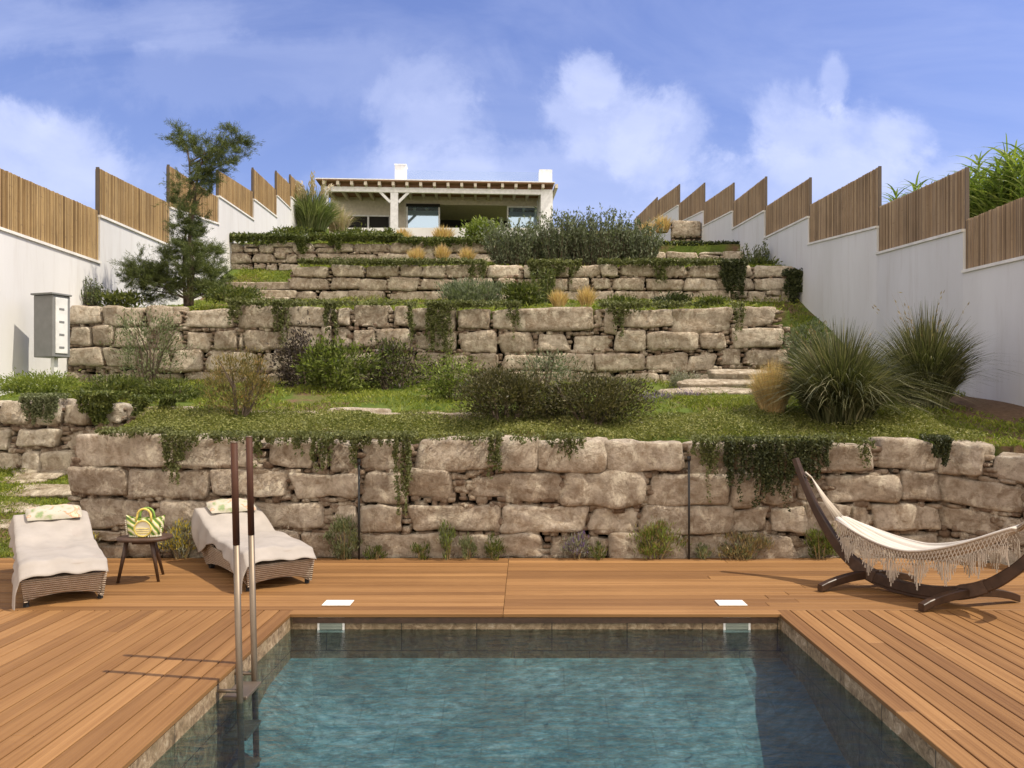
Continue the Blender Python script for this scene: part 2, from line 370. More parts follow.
M['pole_reflection'] = plain('brown reflection on pole', (.07,.03,.018), .6, nscale=12, spec=.2)
M['black'] = plain('black metal', (.02,.02,.02), .5); M['rubber'] = plain('black rubber', (.015,.015,.016), .8)
M['wplastic'] = plain('white plastic', (.82,.81,.77), .4); M['gplastic'] = plain('grey green plastic', (.30,.34,.29), .5)
M['grey_box'] = plain('grey cabinet', (.20,.205,.20), .55); M['light_box'] = plain('pale cabinet panel', (.72,.73,.70), .5)
M['house_wall'] = plain('pale house render', (.62,.575,.51), .85); M['house_white'] = plain('white house paint', (.80,.81,.84), .8)
M['rafter'] = plain('pale rafter ends', (.60,.54,.45), .7); M['ceil_wood'] = plain('brown ceiling boards', (.25,.135,.07), .7)
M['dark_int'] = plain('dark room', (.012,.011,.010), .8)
m = Mt('window pane'); m.col((.10,.17,.20)); m.rough(.04, .9); m.b.inputs['Metallic'].default_value = .75; m.b.inputs['Base Color'].default_value = (.42,.56,.72,1); M['glass'] = m.m
m = Mt('clear balustrade'); m.t.nodes.remove(m.b); t1 = m.n('ShaderNodeBsdfTransparent'); t1.inputs[0].default_value = (.93,.96,.97,1); g1 = m.n('ShaderNodeBsdfGlossy'); g1.inputs['Roughness'].default_value = .3
x1 = m.n('ShaderNodeMixShader'); x1.inputs[0].default_value = .04; m.l(t1.outputs[0], x1.inputs[1]); m.l(g1.outputs[0], x1.inputs[2]); m.l(x1.outputs[0], m.out.inputs[0]); M['clear'] = m.m
# foliage
M['grass'] = leaf_mat('lawn blades', (.06,.085,.012), (.17,.21,.028), (.36,.37,.06), .35, .9)
M['carpet'] = leaf_mat('carpet plant', (.07,.082,.018), (.155,.17,.042), (.26,.26,.075), .28, 1.3, extra=(.42,.38,.17))
M['creeper'] = leaf_mat('hanging creeper', (.05,.058,.018), (.115,.13,.042), (.21,.22,.085), .25, 2)
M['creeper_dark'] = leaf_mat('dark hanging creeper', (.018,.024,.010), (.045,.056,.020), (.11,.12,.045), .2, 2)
M['olive'] = leaf_mat('olive leaf', (.06,.075,.03), (.14,.16,.075), (.27,.29,.16), .25)
M['rosemary'] = leaf_mat('grey green needle', (.055,.07,.038), (.13,.155,.085), (.25,.28,.17), .25, 1.2)
M['bushgreen'] = leaf_mat('mid green leaf', (.035,.048,.012), (.085,.108,.026), (.20,.215,.055), .3)
M['lime'] = leaf_mat('bright green leaf', (.08,.11,.02), (.18,.23,.045), (.32,.36,.09), .35)
M['purple'] = leaf_mat('purple brown leaf', (.022,.016,.014), (.05,.036,.030), (.11,.09,.06), .2)
M['brownbush'] = leaf_mat('brown green leaf', (.024,.024,.009), (.068,.064,.024), (.17,.15,.065), .25)
M['redbush'] = leaf_mat('reddish tipped leaf', (.06,.06,.02), (.15,.135,.045), (.30,.22,.08), .3, extra=(.45,.22,.09))
M['tamarisk'] = leaf_mat('tamarisk needle', (.035,.048,.015), (.09,.115,.035), (.20,.23,.075), .3, 1.1)
M['hedge'] = leaf_mat('hedge leaf', (.018,.026,.010), (.045,.058,.02), (.10,.12,.04), .2)
M['biggrass'] = leaf_mat('dark fountain grass', (.028,.032,.012), (.07,.078,.030), (.18,.175,.085), .25, 2, extra=(.46,.40,.24))
M['feather'] = leaf_mat('straw feather grass', (.36,.23,.10), (.60,.42,.19), (.82,.66,.38), .3, 2)
M['pampas'] = leaf_mat('pampas blade', (.06,.085,.025), (.15,.19,.07), (.32,.33,.16), .3)
M['dryplume'] = leaf_mat('dry plume', (.36,.29,.20), (.48,.40,.28), (.62,.54,.40), .3)
M['cane'] = leaf_mat('giant cane leaf', (.055,.09,.018), (.15,.21,.045), (.32,.37,.10), .4)
M['dry'] = leaf_mat('dry stalk', (.17,.12,.06), (.27,.20,.10), (.40,.31,.17), .3)
M['lavender'] = leaf_mat('lavender flower', (.10,.06,.16), (.17,.11,.27), (.28,.20,.42), .3)
M['yellow'] = leaf_mat('yellow flower', (.45,.33,.03), (.62,.48,.05), (.75,.62,.10), .3)
M['greyleaf'] = leaf_mat('silver green leaf', (.13,.13,.09), (.24,.24,.18), (.38,.37,.28), .25)
M['bark'] = plain('grey brown bark', (.11,.08,.055), .9, nscale=20, namt=.4, bump=.6)

# ------------------------------------------------------------------ vegetation generators
def unit(v): return v/np.maximum(np.linalg.norm(v, axis=1, keepdims=True), 1e-9)
def leaves(C, D, L, Wd, rng, flat=None):
    """rhombus leaves: centres C, direction D, length L, width Wd"""
    n = len(C); D = unit(D)
    r = rng.normal(size=(n,3))
    if flat is not None: r = np.cross(D, flat+rng.normal(size=(n,3))*.5)
    else: r = np.cross(D, r)
    S = unit(r); L = np.broadcast_to(np.asarray(L).reshape(-1,1), (n,1)); Wd = np.broadcast_to(np.asarray(Wd).reshape(-1,1), (n,1))
    V = np.stack([C-D*L/2, C+S*Wd/2-D*L*.05, C+D*L/2, C-S*Wd/2-D*L*.05], 1).reshape(-1,3)
    return V, np.arange(4*n).reshape(n,4)
def blades(B, H, lean, droop, width, rng, seg=4, az=None):
    """curved tapering strips from base points B (n,3)"""
    n = len(B); az = rng.uniform(0, 2*np.pi, n) if az is None else az
    dx, dy = np.cos(az), np.sin(az); H = np.broadcast_to(H, n); lean = np.broadcast_to(lean, n); droop = np.broadcast_to(droop, n); width = np.broadcast_to(width, n)
    V = np.zeros((n, seg+1, 2, 3)); tw = rng.uniform(0, np.pi, n); sx, sy = np.cos(tw), np.sin(tw)
    for i in range(seg+1):
        t = i/seg; hor = H*(lean*t+droop*t*t*.9); zz = H*(t-droop*t**2.6*.85)
        w = width*(1-t)**.6*.5+.0006
        for k, s in enumerate((-1,1)):
            V[:,i,k,0] = B[:,0]+dx*hor+s*sx*w; V[:,i,k,1] = B[:,1]+dy*hor+s*sy*w; V[:,i,k,2] = B[:,2]+zz
    base = np.arange(n)[:,None]*(seg+1)*2; q = []
    for i in range(seg): q.append(np.stack([base[:,0]+2*i, base[:,0]+2*i+1, base[:,0]+2*i+3, base[:,0]+2*i+2], 1))
    return V.reshape(-1,3), np.concatenate(q)
def addm(mb, VF): mb.add(VF[0], [VF[1]])

def crown_pts(rng, n, cx, cy, cz, rx, ry, rz, nc=26, spread=.33, low=-.9):
    d = unit(rng.normal(size=(nc,3))); rad = rng.uniform(.45, .95, (nc,1)); c = d*rad
    c[:,2] = np.maximum(c[:,2], low)
    k = rng.integers(0, nc, n); off = rng.normal(size=(n,3))*spread*rng.uniform(.5,1.1,(nc,1))[k]
    p = c[k]+off
    dirs = unit(p*np.array([1,1,.6])+np.array([0,0,.7])+rng.normal(size=(n,3))*.55)
    return np.column_stack([cx+p[:,0]*rx, cy+p[:,1]*ry, cz+p[:,2]*rz]), dirs
def shrub(name, label, cat, px0, px1, pyt, pyb, Y, mat, seed, n=2500, leaf=(.05,.016), depth=None, group=None, mat2=None, frac2=.3, nc=26, stems=6, spread=.33, gz=None, parent_stuff=None, smat=None, updir=0):
    """shrub filling a pixel box at distance Y"""
    rng = np.random.default_rng(seed); cx = X((px0+px1)/2, Y); w = (px1-px0)*Y/F/2; zt = Z(pyt, Y); zb = Z(pyb, Y) if gz is None else gz
    h = (zt-zb)/2; ry = depth or w*.8
    root = empty(name, (cx, Y, zb), 0, label, cat, group)
    p, d = crown_pts(rng, n, 0, 0, h*1.0, w*.95, ry*.95, h*.95, nc, spread); p[:,2] = np.abs(p[:,2])
    if updir: d = unit(d+np.array([0,0,updir]))
    LS = rng.uniform(.6, 1.25, n)
    V, f = leaves(p, d, leaf[0]*LS, leaf[1]*LS, rng)
    if mat2 is not None:
        ks = rng.random(n) < frac2
        a = MB(); addm(a, leaves(p[~ks], d[~ks], leaf[0]*LS[~ks], leaf[1]*LS[~ks], rng)); a.build('foliage', mat, root)
        a = MB(); addm(a, leaves(p[ks]+np.array([0,0,h*.06]), d[ks], leaf[0]*LS[ks], leaf[1]*LS[ks], rng)); a.build('flower' if mat2 in (M['yellow'], M['lavender']) else 'new_growth', mat2, root)['kind'] = 'stuff'
    else: np_mesh('foliage', V, f, mat, root)
    if stems:
        s = MB(); pr = random.Random(seed)
        for i in range(stems):
            a = pr.uniform(0, 6.28); e = pr.uniform(.3,.8)
            b = Vector((math.cos(a)*w*.12, math.sin(a)*ry*.12, -.05)); t = Vector((math.cos(a)*w*e, math.sin(a)*ry*e, h*pr.uniform(1.1,1.75)))
            mid = (b+t)/2+Vector((pr.uniform(-.1,.1)*w, pr.uniform(-.1,.1)*w, h*.2))
            r0 = max(.008, w*.03); s.tube([b, mid, t], [r0, r0*.7, r0*.3], 5)
        s.build('stem', smat or M['bark'], root)
    return root
def spiky(name, label, cat, px0, px1, pyt, pyb, Y, mat, seed, n=500, width=.02, group=None, leafy=True, depth=None, lean=.45):
    """upright stemmed shrub: many rising twigs clothed in narrow leaves"""
    rng = np.random.default_rng(seed); cx = X((px0+px1)/2, Y); w = (px1-px0)*Y/F/2; zb = Z(pyb, Y); H = Z(pyt, Y)-zb
    root = empty(name, (cx, Y, zb), 0, label, cat, group); dp = depth or w*.7
    a = rng.uniform(0, 2*np.pi, n); r = np.sqrt(rng.random(n))*.55
    B = np.column_stack([np.cos(a)*r*w, np.sin(a)*r*dp, np.zeros(n)-.03])
    hh = H*rng.uniform(.55, 1.02, n)*(1-.45*r**2); ln = lean*r*1.6*w/max(H,.1)*rng.uniform(.6,1.3,n)
    az = a+rng.normal(size=n)*.4
    tb = MB(); addm(tb, blades(B, hh, ln, .06, .012, rng, 3, az)); tb.build('stem', M['bark'], root)
    k = 26; t = rng.uniform(.12, 1, (n,k)); 
    dx, dy = np.cos(az)[:,None], np.sin(az)[:,None]
    hor = hh[:,None]*(ln[:,None]*t+.06*t*t*.9)
    pts = np.stack([B[:,0:1]+dx*hor, B[:,1:2]+dy*hor, B[:,2:3]+hh[:,None]*(t-.05*t**2.6)], -1).reshape(-1,3)
    pts += rng.normal(size=pts.shape)*.012*max(1, Y/12)
    d = rng.normal(size=pts.shape)*.6+np.array([0,0,.9]); m = len(pts)
    addm2 = MB(); addm(addm2, leaves(pts, d, width*3.4*rng.uniform(.6,1.2,m), width, rng)); addm2.build('foliage', mat, root)
    return root
def tuft(name, label, px0, px1, pyt, pyb, Y, mat, seed, n=420, width=.012, lean=.35, droop=.35, group=None, cat='grass clump', plumes=0, pm=None, hvar=.5, base_r=.4):
    rng = np.random.default_rng(seed); cx = X((px0+px1)/2, Y); w = (px1-px0)*Y/F/2; zb = Z(pyb, Y); H = Z(pyt, Y)-zb
    root = empty(name, (cx, Y, zb), 0, label, cat, group)
    a = rng.uniform(0, 2*np.pi, n); q = rng.random(n)**.6; r = q*w*base_r
    B = np.column_stack([np.cos(a)*r, np.sin(a)*r, np.full(n, -.02)])
    L = rng.uniform(hvar, 1.0, n)*(1-.30*q**2); reach = w/H
    dr = np.minimum(droop*q*rng.uniform(.5, 1.5, n), 1.02); ln = lean*reach*q*rng.uniform(.3, 1.4, n)
    hh = H*L*(1+.30*dr)
    mb = MB(); addm(mb, blades(B, hh, ln, dr, width*rng.uniform(.6,1.3,n), rng, 6, a+rng.normal(size=n)*.45)); mb.build('blade_tuft', mat, root)
    if plumes:
        aa = rng.uniform(0, 2*np.pi, plumes); BB = np.zeros((plumes,3)); h2 = H*rng.uniform(.85, 1.15, plumes); l2 = reach*rng.uniform(.1, .75, plumes)
        mb = MB(); addm(mb, blades(BB, h2, l2, .12, .008, rng, 6, aa))
        for i in range(plumes):
            k = 40 if pm is not M['dry'] else 5; t = rng.uniform(.72, 1.0, k); hor = h2[i]*(l2[i]*t+.12*t*t*.9)
            pt = np.column_stack([np.cos(aa[i])*hor, np.sin(aa[i])*hor, h2[i]*(t-.12*t**2.6*.85)])+rng.normal(size=(k,3))*.02*Y/12
            addm(mb, leaves(pt, np.column_stack([np.full(k,np.cos(aa[i])*.6), np.full(k,np.sin(aa[i])*.6), np.ones(k)])+rng.normal(size=(k,3))*.3, .07*Y/12, .016*Y/12, rng))
        mb.build('plume', pm or M['dryplume'], root)
    return root

# ------------------------------------------------------------------ terrain
def lerp(y, pts):
    return float(np.interp(y, [p[0] for p in pts], [p[1] for p in pts]))
RIM = [(9.0,1.24),(10.4,1.50),(10.75,1.58),(14.3,2.05)]
def wingx(y): return 4.49+1.06*(8.65-y)
def tz(x, y):
    side = lerp(y, [(-30,-1.2),(0,-.3),(8,.9),(14,2.7),(20,4.5),(40,10.3),(60,11),(400,24)])
    if x < -9.7 or x > 7.6: return side
    if y < 8.62:
        if x > wingx(y)+.52 and y > 4.5: return lerp(y, [(4.5,.9),(7,1.15),(9,1.24)])+.03*math.sin(x*3)
        if x < -8.05: return side*.3
        return -.30
    if y < 14.34:
        if x < -4.9:
            if y < 10.8: return lerp(y, [(8.62,-.03),(8.9,.0),(10.5,.78)])
            return lerp(y, [(10.8,1.62),(12,1.72),(14.3,2.05)])
        if y < 9.0: return 1.2 if (x > wingx(y)+.52) else -.05
        z = lerp(y, RIM)
        if x > 4.7: z = z
        return z
    if x > 4.75 and y < 20: return lerp(y, [(14.3,2.05),(17,2.7),(20,4.2)])
    if y < 20.3: return lerp(y, [(14.35,3.30),(17,3.56),(20.3,4.25)])
    if x < -5.85 and y < 23.1: return lerp(y, [(20.3,4.25),(22.8,5.45)])
    if y < 23.1: return lerp(y, [(20.35,5.06),(23,5.6)])
    if x > 3.5 and y < 25.4: return lerp(y, [(23,5.6),(25,5.8)])
    return lerp(y, [(23.1,6.2),(25,6.55),(30,7.35),(39.5,9.65),(40.1,10.22),(70,10.3),(100,11),(400,24)])
POOL = (-1.868, 2.035, .6, 6.385)
xs = sorted(set([round(v,3) for v in list(np.arange(-10,8.3,.25))+[-4.92,-4.88,-5.87,-5.83,4.68,4.72,4.76,POOL[0]-.1,POOL[1]+.1,7.58,7.62,-9.72,-9.68,-8.07,-8.03,3.48,3.52]+[-250,-150,-90,-50,-30,-20,-14,-11.5,10,13,18,28,45,90,150,250]]))
ys = sorted(set([round(v,3) for v in list(np.arange(4.4,25.6,.22))+[8.6,8.64,8.98,9.02,10.78,10.82,14.32,14.36,20.28,20.32,23.08,23.12,25.38,25.42,.5,POOL[3]+.1]+[-60,-30,-15,-8,-4,-2,2,27,29,31,34,37,39.6,39.7,40.3,42,46,55,70,100,150,250,400]]))
V = []
rr = random.Random(3)
for y in ys:
    for x in xs:
        z = tz(x, y)
        if 8.7 < y < 39 and -9.6 < x < 7.4: z += .035*math.sin(x*2.1+y)*math.sin(y*1.7-x*.6)
        V.append((x, y, z))
Fq = []
for j in range(len(ys)-1):
    for i in range(len(xs)-1):
        cx, cy = (xs[i]+xs[i+1])/2, (ys[j]+ys[j+1])/2
        if POOL[0]-.12 < cx < POOL[1]+.12 and .45 < cy < POOL[3]+.12: continue
        a = j*len(xs)+i; Fq.append([a, a+1, a+1+len(xs), a+len(xs)])
structure(np_mesh('terrain', V, np.array(Fq), M['ground']))

# ------------------------------------------------------------------ pool
x0, x1, y0, y1 = POOL
pb = MB(); t = .09; zt = -.032
pb.box(x0-t, x1+t, y1, y1+t, -1.4, zt); pb.box(x0-t, x1+t, y0-t, y0, -1.4, zt)
# left wall with the ladder recess between Y 4.55 and 4.95 kept plain; thin pilaster joints are tiles
pb.box(x0-t, x0, y0+.001, y1-.001, -1.4, zt); pb.box(x1, x1+t, y0+.001, y1-.001, -1.4, zt)
structure(pb.build('pool_wall', M['pool_wall']))
fl = MB()
prof = [(y1-.002,-.36),(y1-.55,-.60),(y1-1.3,-.80),(4.0,-.92),(2.5,-.95),(y0+.002,-.95)]
G = []
for (yy, zz) in prof:
    row = []
    for xx in np.linspace(x0+.002, x1-.002, 25):
        e = min(xx-x0, x1-xx); k = max(0, 1-e/.38) if yy < y1-.01 else 0
        row.append((xx, yy, zz+(k**1.0)*.22))
    G.append(row)
fl.grid(np.array(G)); structure(fl.build('pool_floor', M['pool_floor'], smooth=False))
wt = MB(); wt.grid(np.array([[(a, b, -.13) for b in (y0+.001, y1-.001)] for a in (x0+.001, x1-.001)])); structure(wt.build('water', M['water']))

# ------------------------------------------------------------------ deck
def deck():
    r = random.Random(5); a = MB(); pitch, gap = .1255, .0095
    yy = y1-.03
    n = int(round((8.615-yy)/pitch)); pitch_x = (8.615-yy)/n
    for k in range(n):
        ya, yb = yy+k*pitch_x, yy+(k+1)*pitch_x-gap
        first = (k == 0)
        cuts = [-7.95, -4.9+r.uniform(-1.2,1.2), -.175, 3.1+r.uniform(-1.4,1.4)]
        xe = min(wingx(yb)+.15, 7.0)
        cuts = [c for c in cuts if c < xe-.3]+[xe]
        for c0, c1 in zip(cuts[:-1], cuts[1:]): 
            if first:
                segs = [(max(c0, x0-.01), min(c1, x1+.01))]
                segs = [s for s in segs if s[1] > s[0]+.05]
            else: segs = [(c0, c1)]
            for s0, s1 in segs: a.box(s0+.0015, s1-.0015, ya, yb, -.028, r.uniform(-.0012, .0012), bev=.003)
    b = MB(); ye = yy+pitch_x-gap
    def strip(xa, xb, ylo, yhi):
        n = int(round((xb-xa)/pitch)); p = (xb-xa)/n
        for k in range(n):
            u, v = xa+k*p, xa+(k+1)*p-gap
            yh = yhi
            if xa > 2: yh = min(yhi, 8.65-(v-4.49-.12)/1.06)
            L = ylo; cuts = [ylo]
            while True:
                L += r.uniform(5.5, 9)
                if L > yh-.6: break
                cuts.append(L)
            cuts.append(yh)
            for c0, c1 in zip(cuts[:-1], cuts[1:]): b.box(u, v, c0+.0015, c1-.0015, -.028, r.uniform(-.0012,.0012), bev=.003)
    strip(-7.95, x0-.008+.02, -3.0, ye)
    strip(x1-.012, 6.95, -3.0, ye)
    strip(x0+.012, x1-.016, -3.0, y0+.03)
    d = MB(); d.add(np.concatenate(a.v), [np.concatenate(v) for v in a.f.values()])
    o = a.build('deck', M['deck_x']); structure(o)
    structure(b.build('deck', M['deck_y']))
deck()
fa = MB(); fa.box(x0+.02, x1-.02, y1-.022, y1-.006, -.075, -.031); o = fa.build('deck_edge', M['dark_wood']); structure(o)

# ------------------------------------------------------------------ stones
def cube_tpl(n):
    idx = {}; V = []; q = []
    def vid(i, j, k):
        if (i,j,k) not in idx: idx[(i,j,k)] = len(V); V.append((2*i/n-1, 2*j/n-1, 2*k/n-1))
        return idx[(i,j,k)]
    for a in range(n):
        for b in range(n):
            for s in (0, n):
                for ax in range(3):
                    def mk(u, v): 
                        e = [0,0,0]; e[ax] = s; e[(ax+1)%3] = u; e[(ax+2)%3] = v; return vid(*e)
                    f = [mk(a,b), mk(a+1,b), mk(a+1,b+1), mk(a,b+1)]; q.append(f if s else f[::-1])
    return np.array(V, float), np.array(q)
TP = {n: cube_tpl(n) for n in (2, 3, 5, 9, 13)}
def stone(mb, u0, u1, z0, z1, v0, v1, rng, n=9, amp=.018, k=7, T=None):
    p, q = TP[n]; p = p.copy()
    k = rng.uniform(k*.9, k*1.7)
    r = (np.abs(p)**k).sum(1)**(1/k); s = p/r[:,None]
    h = np.array([(u1-u0)/2, (v1-v0)/2, (z1-z0)/2]); c = np.array([(u0+u1)/2, (v0+v1)/2, (z0+z1)/2])
    # skewed corners in the face plane
    cj = rng.normal(size=(4,2))*np.array([.085*min(h[0],.35)*1.4, .10*h[2]])
    a, b = (s[:,0]+1)/2, (s[:,2]+1)/2
    off = (cj[0]*((1-a)*(1-b))[:,None]+cj[1]*(a*(1-b))[:,None]+cj[2]*((1-a)*b)[:,None]+cj[3]*(a*b)[:,None])
    w = s*h; w[:,0] += off[:,0]; w[:,2] += off[:,1]
    if n > 3:
        d = np.zeros(len(w))
        for f, am in ((5, 1.0), (9, .8), (16, .55), (30, .4)):
            for _ in range(3):
                kv = rng.normal(size=3)*f/1.7; d += am*np.sin(w@kv+rng.uniform(0,6.28))
        nd = s/np.linalg.norm(s, axis=1, keepdims=True)
        w = w+nd*(d*amp*.45)[:,None]
        w[:,1] += rng.normal()*.012+(w[:,0]*rng.normal()*.04)+(w[:,2]*rng.normal()*.06)
    w = w+c
    if T is not None: w = T(w)
    mb.add(w, [q])
def stone_wall(name, label, rects, front, base, T, seed, mat='stone', chink=True, thick=.42, amp=.018, nseg=9, cstep=.10, gap_u=0):
    rng = np.random.default_rng(seed); root = empty(name, tuple(T(np.array([[rects[0][0], front, base]]))[0]), 0, label, 'stone wall')
    inv = Matrix.Translation(-root.location)
    def TT(w): return T(w)-np.array(root.location)
    a = MB()
    for (u0,u1,z0,z1) in rects:
        if u1-u0 < .12 or z1-z0 < .1: stone(a, u0, u1, z0, z1, front-.0, front+thick*.6, rng, 5, amp*.5, 4, TT); continue
        stone(a, u0, u1, z0, z1, front-rng.uniform(.0,.055), front+thick, rng, nseg, amp, 9, TT)
    a.build('block', M[mat], root, True)
    ua, ub = min(r[0] for r in rects), max(r[1] for r in rects); zb = max(r[3] for r in rects)
    c = MB()
    us = np.arange(ua+.04, ub-.02, cstep)
    for u in us:
        for z in np.arange(base, zb-.1, cstep*.62):
            uu_, zz_ = u+rng.uniform(-.03,.03), z+rng.uniform(-.02,.02)
            if any(r[0]+.05 < uu_ < r[1]-.05 and r[2]+.045 < zz_ < r[3]-.045 for r in rects): continue
            if not any(r[0]-.1 < uu_ < r[1]+.1 and zz_ < r[3] for r in rects): continue
            su, sz = rng.uniform(.035,.09), rng.uniform(.022,.046)
            stone(c, uu_-su, uu_+su, zz_-sz, zz_+sz, front+rng.uniform(-.015,.035), front+.2, rng, 3, 0, 4, TT)
    if c.n: c.build('wedge_stone', M['chink'], root, True)['kind'] = 'stuff'
    k = MB(); tops = {}
    for (u0,u1,z0,z1) in rects:
        k.add(TT(np.array([[x,y,z] for x in (u0+.02,u1-.02) for y in (front+.14,front+thick-.05) for z in (base-.2,z1-.08)])),
              [np.array([[0,1,3,2],[4,6,7,5],[0,4,5,1],[2,3,7,6],[0,2,6,4],[1,5,7,3]])])
    k.build('earth_core', M['core'], root)
    return root
def courses(u0, u1, z0, z1, h, wmin, wmax, seed, top_jit=.04, gap=.028):
    r = random.Random(seed); n = max(1, round((z1-z0)/h)); hh = (z1-z0)/n; out = []
    for k in range(n):
        u = u0-(r.uniform(0, .3) if k % 2 else 0)*0
        while u < u1-.05:
            w = r.uniform(wmin, wmax)
            if u1-(u+w) < wmin*.8: w = u1-u
            zt = z0+(k+1)*hh-gap+(r.uniform(-top_jit, top_jit) if k == n-1 else r.uniform(-.015,.01)); zb = z0+k*hh+r.uniform(-.01,.02)
            if r.random() < .12 and w > .5:
                zm = (zb+zt)/2+r.uniform(-.03,.03); out += [(u, u+w*.5-gap, zb, zm-gap/2), (u, u+w*.5-gap, zm+gap/2, zt), (u+w*.5, u+w-gap, zb, zt)]
            else: out.append((u, u+w-gap, zb, zt))
            u += w
    return out
def pxr(L, Y): return [(X(a,Y), X(b,Y), Z(d,Y), Z(c,Y)) for (a,b,c,d) in L]
ident = lambda w: w

W1 = [(74,168,435,466),(181,262,437,468),(264,317,440,471),(319,327,446,471),(328,359,442,471),(361,403,441,472),(406,412,446,470),(413,488,439,471),(497,537,440,470),(539,608,441,471),
 (611,686,442,472),(689,733,443,476),(736,765,443,474),(768,797,443,474),(799,826,445,473),(828,876,445,472),(880,940,441,471),
 (70,126,467,494),(128,136,468,495),(138,208,468,498),(206+3,291,470,498),(293,357,472,501),(361,404,474,504),(407,453,473,501),(456,467,479,500),(470,562,474,501),(564,642,473,504),
 (650,731,476,504),(736,758,478,504),(762,792,477,504),(795,824,476,502),(827,899,474,502),(902,940,474,500),
 (74,152,497,527),(154,161,500,527),(163,240,500,528),(243,324,500,530),(331,358,504,532),(360,403,505,533),(411,498,503,532),(502,588,505,532),(590,639,506,533),(641,730,506,533),(732,768,508,533),(771,808,507,534),(811,849,505,534),(852,871,504,532),(873,938,503,531),
 (78,122,530,543),(84,124,545,560),(126,160,531,560),(162,230,531,560),(233,302,533,560),(304,360,533,560),(364,447,535,560),(451,544,534,560),(548,612,536,560),(615,678,535,560),(680,792,535,560),(795,852,537,560),(855,895,536,560),(898,938,534,560)]
stone_wall('stone_retaining_wall', 'front pale stone retaining wall of large blocks right behind the deck', pxr(W1, 8.65), 8.66, -.06, ident, 1, nseg=13, amp=.027)
# wing, running off to the right and towards the camera
ang = math.atan2(-1, 1.06)
def wing(w):
    c, s = math.cos(ang), math.sin(ang); o = np.empty_like(w)
    # local u along the wall, local v behind it
    o[:,0] = 4.52+w[:,0]*c-w[:,1]*s; o[:,1] = 8.72+w[:,0]*s+w[:,1]*c; o[:,2] = w[:,2]+np.minimum(0, -.075*w[:,0])*(w[:,2] > .2)
    return o
stone_wall('stone_retaining_wall', 'angled stone retaining wall behind the hammock running toward the right edge', courses(-.12, 4.4, -.05, 1.24, .325, .45, .95, 11), 0, -.05, wing, 2, nseg=13, amp=.027)
# return of the front wall at its left end
def leftret(w): o = w.copy(); o[:,0] = -4.86+(w[:,1]); o[:,1] = 9.15+w[:,0]; return o
stone_wall('stone_retaining_wall', 'short stone return wall beside the grass steps at the left', courses(0, 1.3, .05, 1.3, .31, .4, .7, 15), 0, 0, leftret, 3)
# left low wall beside the meter cabinet
L2 = [(-30,-2,400,426),(0,30,399,424),(33,60,400,425),(62,90,402,425),(92,120,404,424),(-30,-12,428,455),(-10,11,426,450),(14,62,427,449),(65,112,430,448),(-30,20,452,472),(22,40,452,472),(42,75,452,474),(78,110,450,472)]
stone_wall('stone_retaining_wall', 'rough stone wall at the left edge above the stepping stones', pxr(L2, 10.5), 10.5, .7, ident, 4, 'stone_sunlit', nseg=9, amp=.03)
low = courses(-5.2, -1.7, 1.45, 1.62, .17, .35, .8, 21)
stone_wall('stone_kerb', 'low line of stones half hidden in the groundcover above the front wall', low, 10.45, 1.4, ident, 5, nseg=5, amp=.01)
W2 = [(70,100,306,323),(102,122,306,324),(124,144,308,325),(146,179,306,327),(184,232,308,330),(240,277,305,327),(284,331,306,326),(338,349,308,325),(353,392,305,326),(394,408,306,326),(411,431,308,329),(434,455,309,330),(457,491,308,330),(493,513,309,329),(515,594,308,331),(596,602,310,328),(604,617,308,334),(620,668,310,328),(671,733,308,331),(737,776,306,327),
 (70,91,326,345),(93,113,326,345),(115,150,327,348),(152,183,329,349),(186,213,331,351),(216,236,331,350),(239,243,332,350),(246,281,329,350),(284,320,328,350),(322,331,327,349),(333,352,327,348),(353,374,328,347),(376,410,328,349),(412,432,331,350),(434,455,332,350),(457,494,332,352),(497,534,332,352),(536,568,333,351),(571,611,334,352),(614,648,330,350),(650,699,332,350),(701,726,332,349),(735,784,329,348),
 (68,102,347,366),(104,138,348,368),(140,170,350,370),(172,202,350,371),(205,260,352,371),(262,300,352,370)]
w2 = pxr(W2, 14)+courses(X(302,14), X(716,14), Z(371,14), Z(352.5,14), .33, .4, .9, 31, .01)+pxr([(718,742,349,366),(745,790,350,366)],14)+courses(X(66,14), X(790,14), Z(392,14), Z(371,14), .36, .4, 1.0, 32, .01)
stone_wall('stone_retaining_wall', 'long middle stone retaining wall of square blocks across the slope', w2, 14, 1.9, ident, 6, 'stone_far', nseg=9, amp=.02, cstep=.12)
stone_wall('stone_retaining_wall', 'third stone retaining wall, two terraces above the pool', courses(X(290,20), X(797,20), Z(303,20), Z(264,20), .31, .45, 1.1, 41, .03), 20, 4.0, ident, 7, 'stone_far', nseg=5, amp=.02, cstep=.16)
stone_wall('stone_retaining_wall', 'stone wall at upper left below the white house terrace', courses(X(222,22.8), X(500,22.8), Z(284,22.8), Z(242,22.8), .30, .5, 1.2, 42, .03), 22.8, 5.0, ident, 8, 'stone_far', nseg=5, amp=.02, cstep=.18)
stone_wall('stone_retaining_wall', 'short stone wall below the clipped dark hedge at upper right', courses(X(630,25), X(746,25), Z(268,25), Z(250.5,25), .29, .7, 1.3, 43, .02), 25, 5.6, ident, 9, 'stone_far', nseg=5, amp=.02, cstep=.18)
stone_wall('stone_pier', 'small square stone pier above the dark hedge', courses(X(672,30), X(702,30), Z(237,30), Z(219.5,30), .5, .55, .9, 44, .01), 30, 7.7, ident, 10, 'stone_far', nseg=5, amp=.02, cstep=.2)

